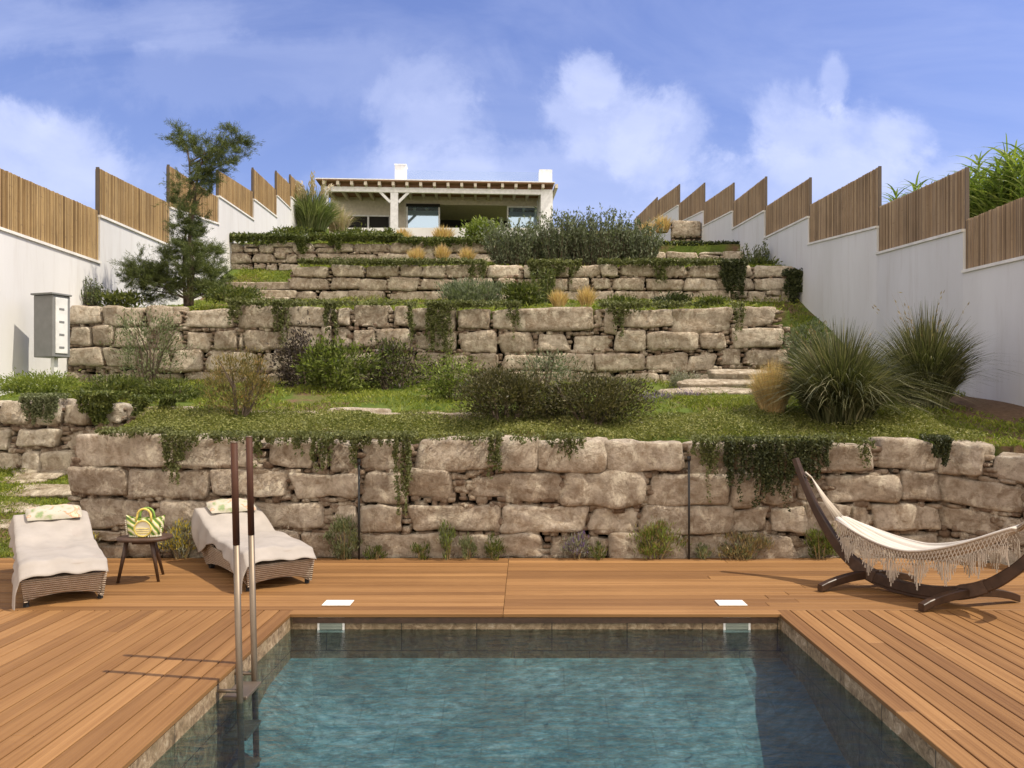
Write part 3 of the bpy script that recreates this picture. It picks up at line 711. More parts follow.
# stepping stones and slabs
def slab(px, py, Y, w, d, hgt, seed, label, name='stepping_stone', cat='stepping stone', group='pale stepping stones on the grass', tilt=0, lift=0):
    rng = np.random.default_rng(seed); zc = Z(py, Y); mb = MB()
    n = 22; ang_ = np.linspace(0, 2*np.pi, n, endpoint=False); rr_ = 1+.10*np.sin(ang_*3+seed)+.07*np.sin(ang_*5+seed*2)
    ex = np.sign(np.cos(ang_))*np.abs(np.cos(ang_))**.65; ey = np.sign(np.sin(ang_))*np.abs(np.sin(ang_))**.65
    G = []
    for s_, z_ in ((.93,-hgt),(1,-.02),(1,-.012),(.95,0),(.6,.004),(.05,.006)):
        G.append(np.column_stack([ex*rr_*w/2*s_, ey*rr_*d/2*s_, np.full(n, z_)+rng.normal(size=n)*.003]))
    G = np.array(G); G = np.concatenate([G, G[:,:1]], 1); mb.grid(G)
    o = mb.build(name, M['slab'], None, True); o.location = (X(px, Y), Y, zc+lift); o.rotation_euler = (tilt, 0, .2*math.sin(seed*3)*(tilt>0)); return tag(o, label, cat, group)
SL = [(40,474,10.15,.85,.30,'flat stone highest on the left grass slope beside the wall end'),(22,481,9.95,.65,.22,'small thin stone second from the top of the left grass slope'),(38,491,9.6,1.5,.30,'widest pale stepping stone in the left grass'),
      (8,509,9.25,.85,.28,'pale stepping stone behind the head of the left lounger'),(5,525,8.98,.8,.26,'stepping stone left of the left lounger pillow'),(88,548,8.78,1.0,.26,'pale flat stone between the left lounger and the side table')]
for i, (a,b,Y,w,d,l) in enumerate(SL):
    if b < 540:
        yy_ = np.linspace(8.7, 10.45, 300); pr_ = [400+(1.7-tz(-7, q_))*F/q_ for q_ in yy_]; Y = float(yy_[int(np.argmin(np.abs(np.array(pr_)-b)))])
        slab(a,b,Y,w*.88,[.30,.16,.32,.26,.22][i%5],.05,i,l,tilt=R(22),lift=.02)
    else: slab(a,b,Y,w,d,.12,i,l)
for i, (a,b,Y,w,l) in enumerate([(738,376.5,13.5,1.0,'uppermost pale slab step at the right end of the middle wall'),(722,387,13.1,1.5,'middle wide slab step left of the yellow feather grass'),(712,396,12.7,1.7,'lowest slab step left of the yellow feather grass')]):
    slab(a,b,Y-.25,w,.36,.16,i+20,l,'slab_step','step','slab steps at right of the middle wall',tilt=R(14),lift=.09)
for i, (a,b,Y,w,l) in enumerate([(238,283,20.6,1.0,'upper left slab step between grass tufts'),(276,283,20.4,1.3,'upper right slab step beside the third wall'),(235,290,20.1,.9,'lower left slab step above the tree'),(272,291,19.9,1.15,'middle right slab step beside the third wall'),(270,298,19.5,1.0,'lowest right slab step beside the third wall')]):
    slab(a,b,Y,w,.35,.18,i+30,l,'slab_step','step','slab steps at upper left')
for i, (px, Y, w) in enumerate([(372,10.3,.8),(425,10.35,.5),(465,10.3,.6),(560,10.3,.5)]):
    slab(px, 400+(1.70-(tz(0,Y)+.05))*F/Y, Y, w, .3, .1, 50+i, ['long pale slab in the groundcover below the dark shrubs','small pale slab in the groundcover below the bright shrub','pale slab in the groundcover left of the big brown shrub','pale slab in front of the big brown shrub'][i])

# ------------------------------------------------------------------ boundary walls and reed fence panels
LW = [(-2,-8,8.7,-8,2.3,2.35,3.2,3.25),(8.7,-8,12.15,-8,3.33,3.35,4.3,4.32),(12.15,-8,15.06,-8,4.29,4.26,5.25,5.26),(15.06,-8,18.4,-8.16,5.14,5.22,6.07,6.23),(18.4,-8.16,21.7,-8.3,6.10,6.45,7.1,7.2),(21.7,-8.3,25,-8.47,7.2,7.3,7.94,8.2),(25,-8.47,28.3,-8.77,7.95,8.14,8.95,9.13),(28.3,-8.77,31.6,-9.24,8.9,9.2,9.8,10.2),(31.6,-9.24,35,-9.5,9.7,9.9,10.6,10.8)]
RW = [(-2,6.95,8.9,6.85,2.7,2.7,3.6,3.6),(8.9,6.85,12.42,6.8,3.56,3.67,4.50,4.49),(12.42,6.8,15.92,7.0,4.31,4.59,5.30,5.54),(15.92,7.0,19.42,6.87,5.12,5.46,6.34,6.43),(19.42,6.87,22.92,6.85,6.12,6.31,7.09,7.23),(22.92,6.85,26.4,6.83,7.09,7.31,8.09,8.23),(26.4,6.83,29.9,6.65,7.9,8.17,8.86,9.06),(29.9,6.65,33.4,6.39,8.73,9.05,9.81,9.88),(33.4,6.39,36.9,6.04,9.8,10.0,10.7,10.87),(36.9,6.04,40.4,5.5,10.0,10.0,11.05,10.85)]
ORD = ['nearest','first','second','third','fourth','fifth','sixth','seventh','eighth','farthest']
def boundary(segs, side, name_label, mat, start):
    sg = 1 if side == 'right' else -1
    root = empty('boundary_wall', (segs[0][1], segs[0][0], 0), 0, name_label, 'wall')
    ox, oy = segs[0][1], segs[0][0]
    w = MB(); c = MB()
    for (ya, xa, yb, xb, ba, bb, ta, tb) in segs:
        th = .22*sg
        zl = min(tz(xa-sg*.5, ya), tz(xa+sg*.5, ya))-1.2
        def prism(mb, o0, o1, z0a, z0b, z1a, z1b, ye=0, y_st=0):
            V = [(xa-ox+o, ya-oy-y_st, z) for o in (o0,o1) for z in (z0a,z1a)]+[(xb-ox+o, yb-oy+ye, z) for o in (o0,o1) for z in (z0b,z1b)]
            q = np.array([[0,1,3,2],[4,6,7,5],[0,4,5,1],[2,3,7,6],[0,2,6,4],[1,5,7,3]])
            mb.add(np.array(V), [q if sg > 0 else q[:,::-1]])
        prism(w, 0, th, zl, zl, ba-.001, bb-.001)
        prism(c, -.03*sg, th+.03*sg, ba, bb, ba+.045, bb+.045, 0, .012)
    w.build('wall_body', M['white'], root); c.build('capping', M['cap'], root)
    for i, (ya, xa, yb, xb, ba, bb, ta, tb) in enumerate(segs):
        if i < start: continue
        rng = np.random.default_rng(i*7+(3 if sg > 0 else 0))
        k = i-start
        lab = f"{ORD[k+1] if k < 8 else 'farthest'} reed fence panel from the camera on the {side} boundary wall" if k else f"reed fence panel nearest the camera on the {side} boundary wall"
        pr = empty('reed_fence_panel', (xa, ya, ba), 0, lab, 'fence panel', 'reed fence panels on the boundary walls')
        L = math.hypot(xb-xa, yb-ya); n = int(L/.015); r = MB(); px_ = .05*sg
        q = np.array([[0,1,5,4],[1,2,6,5],[2,3,7,6]])
        for j in range(n):
            for depth_ in (0,):
                t0, t1 = j/n, (j+.98)/n; g = rng.uniform(.002,.022)
                zb0 = (bb-ba)*t0+.055; zt = (ta-ba)+(tb-ta)*(t0+t1)/2+rng.normal()*.004
                V = []
                for zz in (zb0, zt):
                    for (t_, o) in ((t0,.02),(t0+(t1-t0)*.25,-g),(t0+(t1-t0)*.75,-g),(t1,.02)):
                        V.append(((xb-xa)*t_+px_+o*sg, (yb-ya)*t_, zz))
                r.add(np.array(V), [q if sg < 0 else q[:,::-1]])
        # back face
        for (o, ) in ((.10,),):
            V = [((xb-xa)*t_+px_+o*sg*.4, (yb-ya)*t_, z_) for t_, z_ in ((0,.055),(1,bb-ba+.055),(1,tb-ba-.02),(0,ta-ba-.02))]
            r.add(np.array(V), [np.array([[0,1,2,3]])])
        r.build('reed_screen', mat, pr)
        p = MB()
        p.box(px_-.022, px_+.04, -.018, -.001, .0+.05, ta-ba+.012)
        p.build('post', M['post'], pr); p = MB()
        p.box((xb-xa)+px_+.01*sg-.02, (xb-xa)+px_+.01*sg+.02, (yb-ya)-.06, (yb-ya)-.03, bb-ba+.05, tb-ba-.02)
        p.build('post', M['post'], pr)
boundary(LW, 'left', 'long stepped white rendered boundary wall on the left', M['reed_l'], 1)
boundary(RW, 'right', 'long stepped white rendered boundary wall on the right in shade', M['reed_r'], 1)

# meter cabinet
mc = empty('meter_cabinet', (X(52,12.6), 12.6, Z(378,12.6)), R(-18), 'grey metal meter cabinet on a post against the left white wall', 'cabinet')
s_ = 12.6/F
b = MB(); b.box(-.2, .2, -.16, .16, .32, 1.29, bev=.012); b.build('cabinet_body', M['grey_box'], mc)
b = MB(); b.box(.196, .215, -.12, .10, .38, 1.25, bev=.006); dd = b.build('door_panel', M['light_box'], mc)
for k in range(4): b = MB(); b.box(.2151, .220, -.06, .03, .46+k*.2, .49+k*.2); b.build('label_plate', M['grey_box'], dd)
b = MB(); b.box(-.215, .225, -.20, .17, 1.291, 1.32, bev=.005); b.build('lid', M['grey_box'], mc)
b = MB(); b.box(.03, .1, -.05, .02, -.3, .318); b.build('post', M['light_box'], mc)

# ------------------------------------------------------------------ house
HY = 44.0; k_ = HY/F
def HX(px): return (px-438)*k_
def HZ(py): return (400-py)*k_+CAM_H-10.2
def HZd(py, yy): return (400-py)*(HY+yy)/F+CAM_H-10.2
def HXd(px, yy): return (px-525)*(HY+yy)/F-X(438,HY)+yy*.061
H = empty('house', (X(438,HY), HY, 10.2), R(3.5), 'low white house with timber pergola at the top of the garden', 'house')
b = MB()
RT = (400-180.8)*43.45/F+CAM_H-10.2
b.box(HX(322), HX(400), 3.0, 3.25, HZd(216,3)+.001, RT-.06); b.box(HX(322), HXd(346,3), 3.0, 3.25, -.2, HZd(216,3)-.002); b.box(HX(400)+.002, HXd(406,2.6), 2.6, 3.25, -.2, RT-.06)
b.box(HXd(406,2.6)+.002, HX(541), 2.6, 2.85, HZd(204.5,2.6), RT-.06); b.box(HXd(540.5,2.6)+.1, HX(553), 2.6, 3.25, -.2, RT-.06)
b.box(HXd(391.5,3), HX(400)-.002, 2.7, 3.25, -.2, HZd(216,3)-.002)
b.build('wall', M['house_wall'], H)
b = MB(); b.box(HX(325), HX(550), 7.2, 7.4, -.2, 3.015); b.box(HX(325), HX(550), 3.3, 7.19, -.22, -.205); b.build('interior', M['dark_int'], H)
b = MB(); b.box(HX(325), HX(550), 3.26, 7.4, 3.02, 3.10); b.build('room_ceiling', M['house_wall'], H)
b = MB(); b.box(HX(541), HX(553), -.15, 2.59, -.3, HZ(188.4)); b.build('side_wall', M['house_white'], H)
b = MB(); b.box(HX(324), HX(541)-.002, -.12, .08, HZ(193.5), HZ(188.5), bev=.01); b.build('beam', M['house_white'], H)
b = MB(); b.box(HX(391), HX(398.5), -.1, .1, -.3, HZ(193.6))
for s in (-1,1):
    MM = Matrix.Translation((HX(394.7)+s*.52, 0, HZ(197.5))) @ Matrix.Rotation(s*R(45), 4, 'Y'); b.box(-.07, .07, -.06, .06, -.42, .42, MM)
b.build('column', M['house_white'], H)
b = MB(); b.box(HX(323), HX(330), -.1, .1, -.3, HZ(193.6)); b.build('column', M['house_white'], H)
b = MB(); b.box(HX(319.5), HX(553.5), -.55, 3.3, RT-.06, RT); b.build('roof', M['ceil_wood'], H)
b = MB(); b.box(HX(319), HX(554.5), -.57, 3.3, RT+.001, RT+.05); b.build('roof_edge', M['house_white'], H)
for i in range(18):
    xx = HX(325.5)+i*.742
    b = MB(); b.box(xx, xx+.15, -.50, 2.58 if xx > HX(400)-.2 else 2.98, HZ(188.4), RT-.061); b.build('rafter', M['rafter'], H)
b = MB(); b.box(HX(324), HX(553), -.02, .02, HZ(188.3), RT-.062); b.build('ceiling_board', M['ceil_wood'], H)
b = MB(); b.box(HX(328), HX(394), 1.5, 6, RT+.051, HZ(173.5)); b.build('parapet', M['house_white'], H)
b = MB(); b.box(HX(394)+.003, HX(405), .6, 1.4, RT+.052, HZ(162.5)); b.box(HX(393.5), HX(405.8), .55, 1.45, HZ(162.5)+.001, HZ(161.5)); b.build('chimney', M['house_white'], H)
b = MB(); b.box(HX(540), HX(553), .2, 1.0, RT+.052, HZ(166.5)); b.build('chimney', M['house_white'], H)
b = MB(); b.box(HX(405)+.01, HX(540)-.01, .3, .33, RT+.06, HZ(169)); b.build('glass_balustrade', M['clear'], H)
def window(a0, a1, t_, b_, yy, mat, mull=0):
    f = MB(); x_0, x_1, z_0, z_1 = HXd(a0,yy), HXd(a1,yy), HZd(b_,yy), HZd(t_,yy)
    f.box(x_0, x_1, yy-.05, yy+.03, z_1-.09, z_1); f.box(x_0, x_0+.09, yy-.05, yy+.03, z_0, z_1-.091); f.box(x_1-.09, x_1, yy-.05, yy+.03, z_0, z_1-.091)
    for j in range(mull): xm = x_0+(x_1-x_0)*(j+1)/(mull+1); f.box(xm-.05, xm+.05, yy-.05, yy+.03, z_0, z_1-.091)
    o = f.build('window', M['house_white'], H); p = MB(); p.box(x_0+.09, x_1-.09, yy+.031, yy+.05, z_0, z_1-.09); p.build('pane', mat, o)
window(347, 391, 216, 235, 3.05, M['dark_int'], 1)
window(406.5, 440, 205, 240, 2.62, M['glass']); window(507, 540, 205, 240, 2.62, M['glass'])
b = MB(); b.box(HXd(406.5,2.6), HXd(440,2.6), 2.5, 2.565, HZd(207.5,2.6)+.01, HZd(204.5,2.6)); b.build('blind_box', M['dark_int'], H)
tw = MB(); tw.box(X(250,40), X(345,40), 39.7, 40.0, 8.9, Z(228.5,40)); tag(tw.build('garden_wall', M['house_wall']), 'low beige wall below the pampas grass at the house', 'wall')
tw = MB(); tw.box(X(345,40)+.01, X(560,40), 39.6, 40.0, 8.9, Z(229.5,40)); tag(tw.build('garden_wall', M['white']), 'low white terrace wall in front of the house', 'wall')

# ------------------------------------------------------------------ ground cover (stuff)
def ground_grass(name, label, regions, seed, mat, L=(.05,.012), upright=.9, cat='ground cover'):
    rng = np.random.default_rng(seed); mb = MB()
    for (xa, xb, ya, yb, n, hz, cond) in regions:
        x = rng.uniform(xa, xb, n); y = rng.uniform(ya, yb, n)
        z = np.array([tz(a, b) for a, b in zip(x, y)])+.035*np.sin(x*2.1+y)*np.sin(y*1.7-x*.6)
        ok = np.ones(n, bool)
        nz = np.sin(x*3.1+seed)*np.sin(y*2.7+1)+np.sin(x*7.3+y*3)*.5+np.sin(x*1.3-y*4.1)*.5
        if cond: ok &= cond(x, y, nz)
        x, y, z, nz = x[ok], y[ok], z[ok], nz[ok]; m = len(x)
        p = np.column_stack([x, y, z+rng.uniform(0, 1, m)*(hz*(.6+.4*nz))+.01])
        d = rng.normal(size=(m,3))*np.array([1,1,.5])+np.array([0,0,upright]); s = rng.uniform(.6,1.3,m)
        addm(mb, leaves(p, d, L[0]*s, L[1]*s, rng))
    o = mb.build(name, mat); return tag(o, label, cat, None, 'stuff')
notsoil = lambda x, y, nz: (x+nz*.25 < 5.25)
ground_grass('ground_cover', 'low carpet plants spilling over the top of the front stone wall', [(-4.85,5.3,8.70,10.45,115000,.13,lambda x,y,nz: notsoil(x,y,nz)&(y > 8.86+.09*np.sin(x*2.3)+.07*np.sin(x*5.9+1)+.05*np.sin(x*13)))], 1, M['carpet'], (.032,.015), .5)
ground_grass('grass', 'bright green grass between the front and middle stone walls', [(-8,6.6,10.3,14,42000,.06,lambda x,y,nz: (nz>-.7)&(x+nz*.25<6.0)),(2.2,6.0,9.0,12,14000,.05,notsoil),(4.9,6.8,6.8,10.2,9000,.07,lambda x,y,nz: (x>4.49+1.06*(8.65-y)+.6)&(nz>-.3))], 2, M['grass'], (.075,.013), 1.2, 'grass')
ground_grass('grass', 'green grass around the stepping stones at far left', [(-8,-4.75,8.7,10.5,26000,.025,lambda x,y,nz: np.ones_like(x,bool))], 3, M['grass'], (.045,.010), 1.3, 'grass')
ground_grass('grass', 'yellowish grass strip on top of the middle stone wall', [(-8,4.6,14.15,20,26000,.10,None),(-8,-5.9,20,22.7,5000,.08,None),(4.72,6.75,12.2,20.2,9000,.14,None)], 4, M['grass'], (.10,.02), 1.0, 'grass')
ground_grass('grass', 'grass on the upper terrace above the third wall', [(-5.8,6.6,20.1,22.8,14000,.12,None),(-8.3,6,22.9,26,12000,.14,None)], 5, M['grass'], (.12,.026), .9, 'grass')
ground_grass('shrub_cover', 'mixed low green scrub below the house terrace wall', [(-8.6,6.3,24.5,39.4,16000,.12,lambda x,y,nz: (nz>-.6))], 6, M['bushgreen'], (.14,.05), .5)
ground_grass('scrub', 'scrub on the open slopes beyond the boundary walls', [(7.8,30,4,60,9000,.5,None),(-30,-10.2,4,60,9000,.4,None)], 7, M['bushgreen'], (.3,.09), .6)

def hang(name, label, spots, Y, mat, seed, dens=1.0, leaf=(.035,.018), cat='creeper', group=None, kind='stuff', T=None):
    """trailing plants on a wall face; spots = (px0,px1,top,bottom,density) in photo pixels at distance Y"""
    rng = np.random.default_rng(seed); mb = MB(); s = Y/F
    for (a, b_, t_, bt, dn) in spots:
        n = int((b_-a)*(bt-t_)*dn*dens)
        nst = max(3, int((b_-a)*.55)); sx = rng.uniform(a, b_, nst); ln = rng.uniform(.35, 1.0, nst)**.8*(bt-t_)
        e = 1-np.abs((sx-(a+b_)/2)/((b_-a)/2+.01))**3*.6; ln = ln*e
        k = rng.integers(0, nst, n); t = rng.random(n)**1.15
        px_ = sx[k]+rng.normal(size=n)*1.1+np.sin(t*5+sx[k])*1.2; py_ = t_+t*ln[k]
        p = np.column_stack([X(px_, Y), Y-.05-rng.random(n)*.09*(1-t*.5), Z(py_, Y)])
        if T: p = T(p)
        d = rng.normal(size=(n,3))*.7+np.array([0,-.25,-.6]); q = rng.uniform(.6,1.3,n)
        addm(mb, leaves(p, d, leaf[0]*q, leaf[1]*q, rng))
        # overhanging top fringe
        m = int((b_-a)*dn*9*dens); px_ = rng.uniform(a-2, b_+2, m)
        p = np.column_stack([X(px_, Y), Y+rng.uniform(-.10,.25,m), Z(t_+rng.uniform(-3,3,m), Y)])
        if T: p = T(p)
        addm(mb, leaves(p, rng.normal(size=(m,3))+np.array([0,-.3,.2]), leaf[0], leaf[1], rng))
    o = mb.build(name, mat); return tag(o, label, cat, group, kind)
hang('creeper', 'green creeper fringe trailing over the front stone wall', [(100,170,430,438,1.6),(166,187,434,492,1.7),(176,200,434,455,1.2),(205,262,434,444,1.5),(250,262,438,470,1.4),(296,306,436,462,1.2),(312,336,436,476,1.6),(262,320,434,446,1.5),(350,364,436,470,1.4),(336,415,434,446,1.6),
     (396,412,436,532,1.6),(430,470,437,441,.5),(486,502,434,482,1.7),(468,500,436,446,1.0),(512,540,437,444,.7),(548,584,436,460,1.4),(690,740,438,470,1.1),(700,716,440,505,1.0),(820,845,436,450,1.0),(856,870,440,470,1.0),(760,830,438,452,1.5)], 8.58, M['creeper'], 11, dens=.62)
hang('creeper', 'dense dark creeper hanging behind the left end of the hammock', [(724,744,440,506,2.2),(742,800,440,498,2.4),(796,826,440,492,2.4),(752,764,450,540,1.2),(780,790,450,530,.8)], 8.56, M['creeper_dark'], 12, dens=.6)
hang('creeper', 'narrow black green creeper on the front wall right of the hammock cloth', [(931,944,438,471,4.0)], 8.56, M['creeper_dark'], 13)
hang('creeper', 'dark trailing plant over the low left wall near the cabinet', [(82,118,394,426,3.2),(134,150,398,420,2.0),(160,178,398,414,2.0)], 10.42, M['bushgreen'], 14, leaf=(.06,.022))
hang('creeper', 'grey green trailing plant hanging at the left end of the low wall', [(26,60,396,428,3.0)], 10.42, M['olive'], 15)
hang('creeper', 'creepers trailing over the middle stone wall', [(276,290,302,352,2.2),(240,300,302,309,2),(326,338,303,350,2.2),(300,400,302,307,1.2),(405,415,303,345,2),(426,440,303,355,2.5),(440,452,303,375,2.2),(430,470,303,312,2.5),(460,520,303,311,1.6),(508,520,304,340,1.2),(600,640,303,318,1.8),(612,624,304,345,1.4),(640,690,303,310,1.2),(733,742,304,345,1.6),(228,242,300,330,2)], 13.93, M['creeper'], 16, dens=.6, leaf=(.055,.025))
hang('creeper', 'dark creeper column on the third wall near its right end', [(722,746,262,304,3.6)], 19.9, M['creeper_dark'], 17, leaf=(.08,.04))
hang('creeper', 'dark creeper column at the right corner of the third wall', [(785,800,272,314,3.6)], 19.88, M['creeper_dark'], 18, leaf=(.08,.04))
hang('creeper', 'patchy creepers along the top of the third wall', [(300,470,261,267,1.6),(470,485,262,290,1.6),(530,560,262,292,2.2),(600,720,261,268,1.6),(560,580,262,285,1.2),(655,665,262,290,1.5)], 19.9, M['creeper'], 19, leaf=(.08,.035))
hang('creeper', 'dark green fringe along the top of the upper left wall', [(222,300,236,246,2.4),(296,310,238,256,2),(310,400,236,243,2.2),(330,348,238,252,2),(400,490,240,247,2.0)], 22.7, M['bushgreen'], 20, leaf=(.10,.045))

# clipped hedge at upper right
rng = np.random.default_rng(77); hb = empty('hedge', (X(700,26), 26, 6.2), 0, 'clipped dark hedge on the short wall at upper right', 'hedge')
n = 9000; w_ = (748-652)*26/F/2; p = np.column_stack([rng.uniform(-w_, w_, n), rng.uniform(-.5,.5,n), rng.uniform(-.05,.55,n)])
fc = rng.integers(0, 3, n); p[fc==0,1] = -.5+rng.normal(size=(fc==0).sum())*.03; p[fc==1,2] = .52+rng.normal(size=(fc==1).sum())*.03
mb = MB(); addm(mb, leaves(p, rng.normal(size=(n,3)), .10, .045, rng)); mb.build('foliage', M['hedge'], hb)
mb = MB(); mb.box(-w_+.1, w_-.1, -.42, .42, -.3, .45); mb.build('branch_mass', M['bark'], hb)

# ------------------------------------------------------------------ tree
def tamarisk():
    Y = 14.9; bx = X(188,Y); bz = Z(303,Y); root = empty('tamarisk_tree', (bx, Y, bz), 0, 'tall feathery dark tree with thin trunks on the middle wall at left', 'tree')
    rng = np.random.default_rng(5); pr = random.Random(5); s = Y/F
    def q(px, py, dy=0): return Vector((X(px,Y)-bx, dy, Z(py,Y)-bz))
    tr = MB()
    tr.tube([q(189,306), q(189,270,.02), q(190,235), q(194,205), q(197,180), q(205,150)], [.05,.042,.035,.03,.022,.008], 7)
    tr.tube([q(183,306,.1), q(181,270,.12), q(182,240,.1), q(188,215,.05)], [.035,.03,.022,.01], 6)
    tr.tube([q(194,306,-.08), q(195,275,-.08), q(194,245,-.05)], [.03,.025,.01], 6)
    cl = []
    for (a, b_, rx, n_) in [(188,150,16,9),(205,160,18,10),(222,150,14,7),(236,142,12,7),(241,138,7,4),(198,178,16,8),(210,172,14,6),(186,196,12,5),(176,205,8,3),(184,140,9,4),(232,160,12,5),(204,192,9,3),
                           (190,230,9,3),(150,268,18,9),(160,280,22,10),(200,262,16,7),(186,252,14,6),(214,275,14,8),(205,290,18,8),(175,285,22,9),(150,290,18,7),(140,280,12,5),(220,290,10,5),(190,272,14,5),(170,255,12,4),(188,236,9,4),(193,222,9,4),(186,246,10,5),(192,212,9,3),(212,250,9,4)]:
        for _ in range(int(n_*(1.9 if b_ < 212 else 3.0))):
            aa, rr2 = pr.uniform(0,6.28), pr.uniform(.05,.85)
            cl.append(q(a+math.cos(aa)*rr2*rx, b_+math.sin(aa)*rr2*rx*.8, pr.uniform(-.5,.5)))
        c0 = q(a, b_); near = q(min(max(190,185),197), min(b_+24, 300)); tr.tube([near, (near+c0)/2+Vector((0,0,.03)), c0], [.016,.012,.005], 5)
    tr.build('trunk', M['bark'], root)
    C = []; D = []
    for c in cl:
        # a spray: several fine twigs radiating up and outward
        o = Vector((pr.gauss(0,1), pr.gauss(0,1)*.6, pr.uniform(.1,1.4))).normalized()
        for tnum in range(7):
            d = (o+Vector((pr.gauss(0,.45), pr.gauss(0,.45), pr.gauss(0,.35)))).normalized(); Ls = pr.uniform(.14,.34)
            m = 26; t = rng.random(m); base = np.array(c)+np.array(d)*(t[:,None]*Ls); base[:,2] -= .12*(t**2)*Ls*2
            C.append(base+rng.normal(size=(m,3))*.018); D.append(np.array(d)+rng.normal(size=(m,3))*.55)
    C = np.concatenate(C); D = np.concatenate(D); mb = MB(); addm(mb, leaves(C, D,   .095*rng.uniform(.6,1.3,len(C)), .0065, rng)); mb.build('crown', M['tamarisk'], root)
tamarisk()

# ------------------------------------------------------------------ shrubs and grasses
spiky('rosemary_shrub', 'small upright grey green shrub beside the meter cabinet', 'shrub', 68,108,274,306,14.6, M['rosemary'], 1, 60, .02)
for i,(a,b_,t_,bt,l) in enumerate([(96,145,292,307,'low dark green plant right of the small upright shrub on the middle wall'),(205,262,286,303,'low green plant spilling below the slab steps')]):
    shrub('low_shrub', l, 'shrub', a,b_,t_,bt,14.5, M['bushgreen'], 60+i, 1400, (.07,.03), stems=3)
shrub('olive_shrub', 'loose silvery olive shrub in front of the middle wall at left', 'shrub', 108,186,306,388,13.2, M['olive'], 2, 2600, (.06,.020), nc=46, spread=.16, stems=10, updir=.5)
shrub('red_tipped_shrub', 'yellow and reddish tipped bush above the front wall at left', 'shrub', 200,280,350,416,10.2, M['redbush'], 3, 5200, (.045,.013), nc=60, spread=.14, stems=12, updir=.8)
shrub('low_shrub', 'long dark green ground shrub between cabinet and red tipped bush', 'shrub', 72,150,374,402,11.6, M['bushgreen'], 4, 3600, (.07,.018), stems=3, nc=40, spread=.2)
shrub('low_shrub', 'green ground shrub at the foot of the olive shrub', 'shrub', 130,210,378,402,11.7, M['bushgreen'], 5, 3200, (.07,.018), stems=3, nc=40, spread=.2)
shrub('low_shrub', 'bright green mound below the meter cabinet', 'shrub', 0,78,372,396,11.3, M['lime'], 6, 5200, (.05,.016), stems=0, nc=40, spread=.25)
shrub('purple_shrub', 'dark purple leaved shrub climbing the middle wall', 'shrub', 272,350,325,398,13.3, M['purple'], 7, 3200, (.07,.030), nc=40, spread=.22)
shrub('leafy_shrub', 'bright leafy shrub in front of the purple one', 'shrub', 292,375,338,398,12.7, M['bushgreen'], 8, 4200, (.075,.03), nc=40, spread=.22, mat2=M['lime'], frac2=.3)
shrub('purple_shrub', 'dark shrub with purple twigs at the centre of the middle wall', 'shrub', 352,436,338,396,13.2, M['purple'], 9, 3000, (.07,.028), nc=40, spread=.25, mat2=M['bushgreen'], frac2=.55)
shrub('leafy_shrub', 'yellow green shrub left of the big brown shrub', 'shrub', 420,484,352,402,11.5, M['lime'], 10, 3400, (.05,.020), nc=30, spread=.25, mat2=M['bushgreen'], frac2=.4)
shrub('brown_shrub', 'big rounded brown green shrub left of centre pair', 'shrub', 450,560,364,424,9.85, M['brownbush'], 11, 9500, (.05,.017), nc=60, spread=.2, group='big brown green shrubs above the front wall')
shrub('brown_shrub', 'big rounded brown green shrub right of centre pair', 'shrub', 534,646,370,425,9.8, M['brownbush'], 12, 9500, (.05,.017), nc=60, spread=.2, group='big brown green shrubs above the front wall')
shrub('grey_shrub', 'grey green shrub behind the right big brown shrub', 'shrub', 510,580,346,390,12.8, M['rosemary'], 13, 1500, (.06,.018), nc=40, spread=.2)
shrub('grey_shrub', 'silvery low plant by the slab steps', 'shrub', 664,702,372,396,13.2, M['greyleaf'], 14, 1800, (.05,.015), nc=24, spread=.25, stems=3)
for i,(a,b_,t_,bt,Y,l) in enumerate([(636,672,392,410,11.6,'lavender patch right of the big brown shrub'),(672,705,390,404,12.0,'lavender patch below the slab steps')]):
    shrub('lavender', l, 'flowers', a,b_,t_,bt,Y, M['greyleaf'], 70+i, 900, (.05,.012), mat2=M['lavender'], frac2=.5, stems=0)
tuft('fountain_grass', 'huge dark fountain grass clump left of the pair at right', 770,910,308,422,10.0, M['biggrass'], 21, 3600, .018, .38, .74, 'pair of big fountain grasses', plumes=6, pm=M['dry'], hvar=.4, base_r=.38)
tuft('fountain_grass', 'huge dark fountain grass clump nearest the right white wall', 872,980,292,408,10.9, M['biggrass'], 22, 2900, .018, .30, .55, 'pair of big fountain grasses', plumes=16, pm=M['dry'], hvar=.4, base_r=.35)
tuft('feather_grass', 'golden feather grass clump left of the big fountain grasses', 746,798,354,414,10.4, M['feather'], 23, 2600, .007, .5, .22, 'feather grasses')
shrub('grey_shrub', 'grey green plant growing behind the fountain grass by the right wall', 'shrub', 782,835,318,372,13.4, M['rosemary'], 24, 3000, (.08,.018), nc=40, spread=.2)
FG = [(545,572,285,306,16,'pale straw feather grass between green tufts above the middle wall'),(573,600,281,306,16,'golden feather grass above the middle wall right of the shrub'),
      (406,428,243,263,19.6+2,'straw grass tuft low at left in front of the upper wall'),(433,452,240,262,21.6,'straw grass tuft in the middle in front of the upper wall'),(456,478,243,263,21.6,'straw grass tuft at right in front of the upper wall'),
      (390,416,225,242,24.5,'golden grass tuft under the left house window'),(426,460,222,242,24.5,'golden grass tuft under the dark house opening'),(638,656,219,236,30,'small golden grass tuft left of the stone pier'),(648,676,211,232,31,'leaning golden grass tuft by the stone pier')]
for i,(a,b_,t_,bt,Y,l) in enumerate(FG):
    tuft('feather_grass', l, a,b_,t_,bt,Y, M['feather'], 80+i, 520, .0010*Y, .5, .25, 'feather grasses')
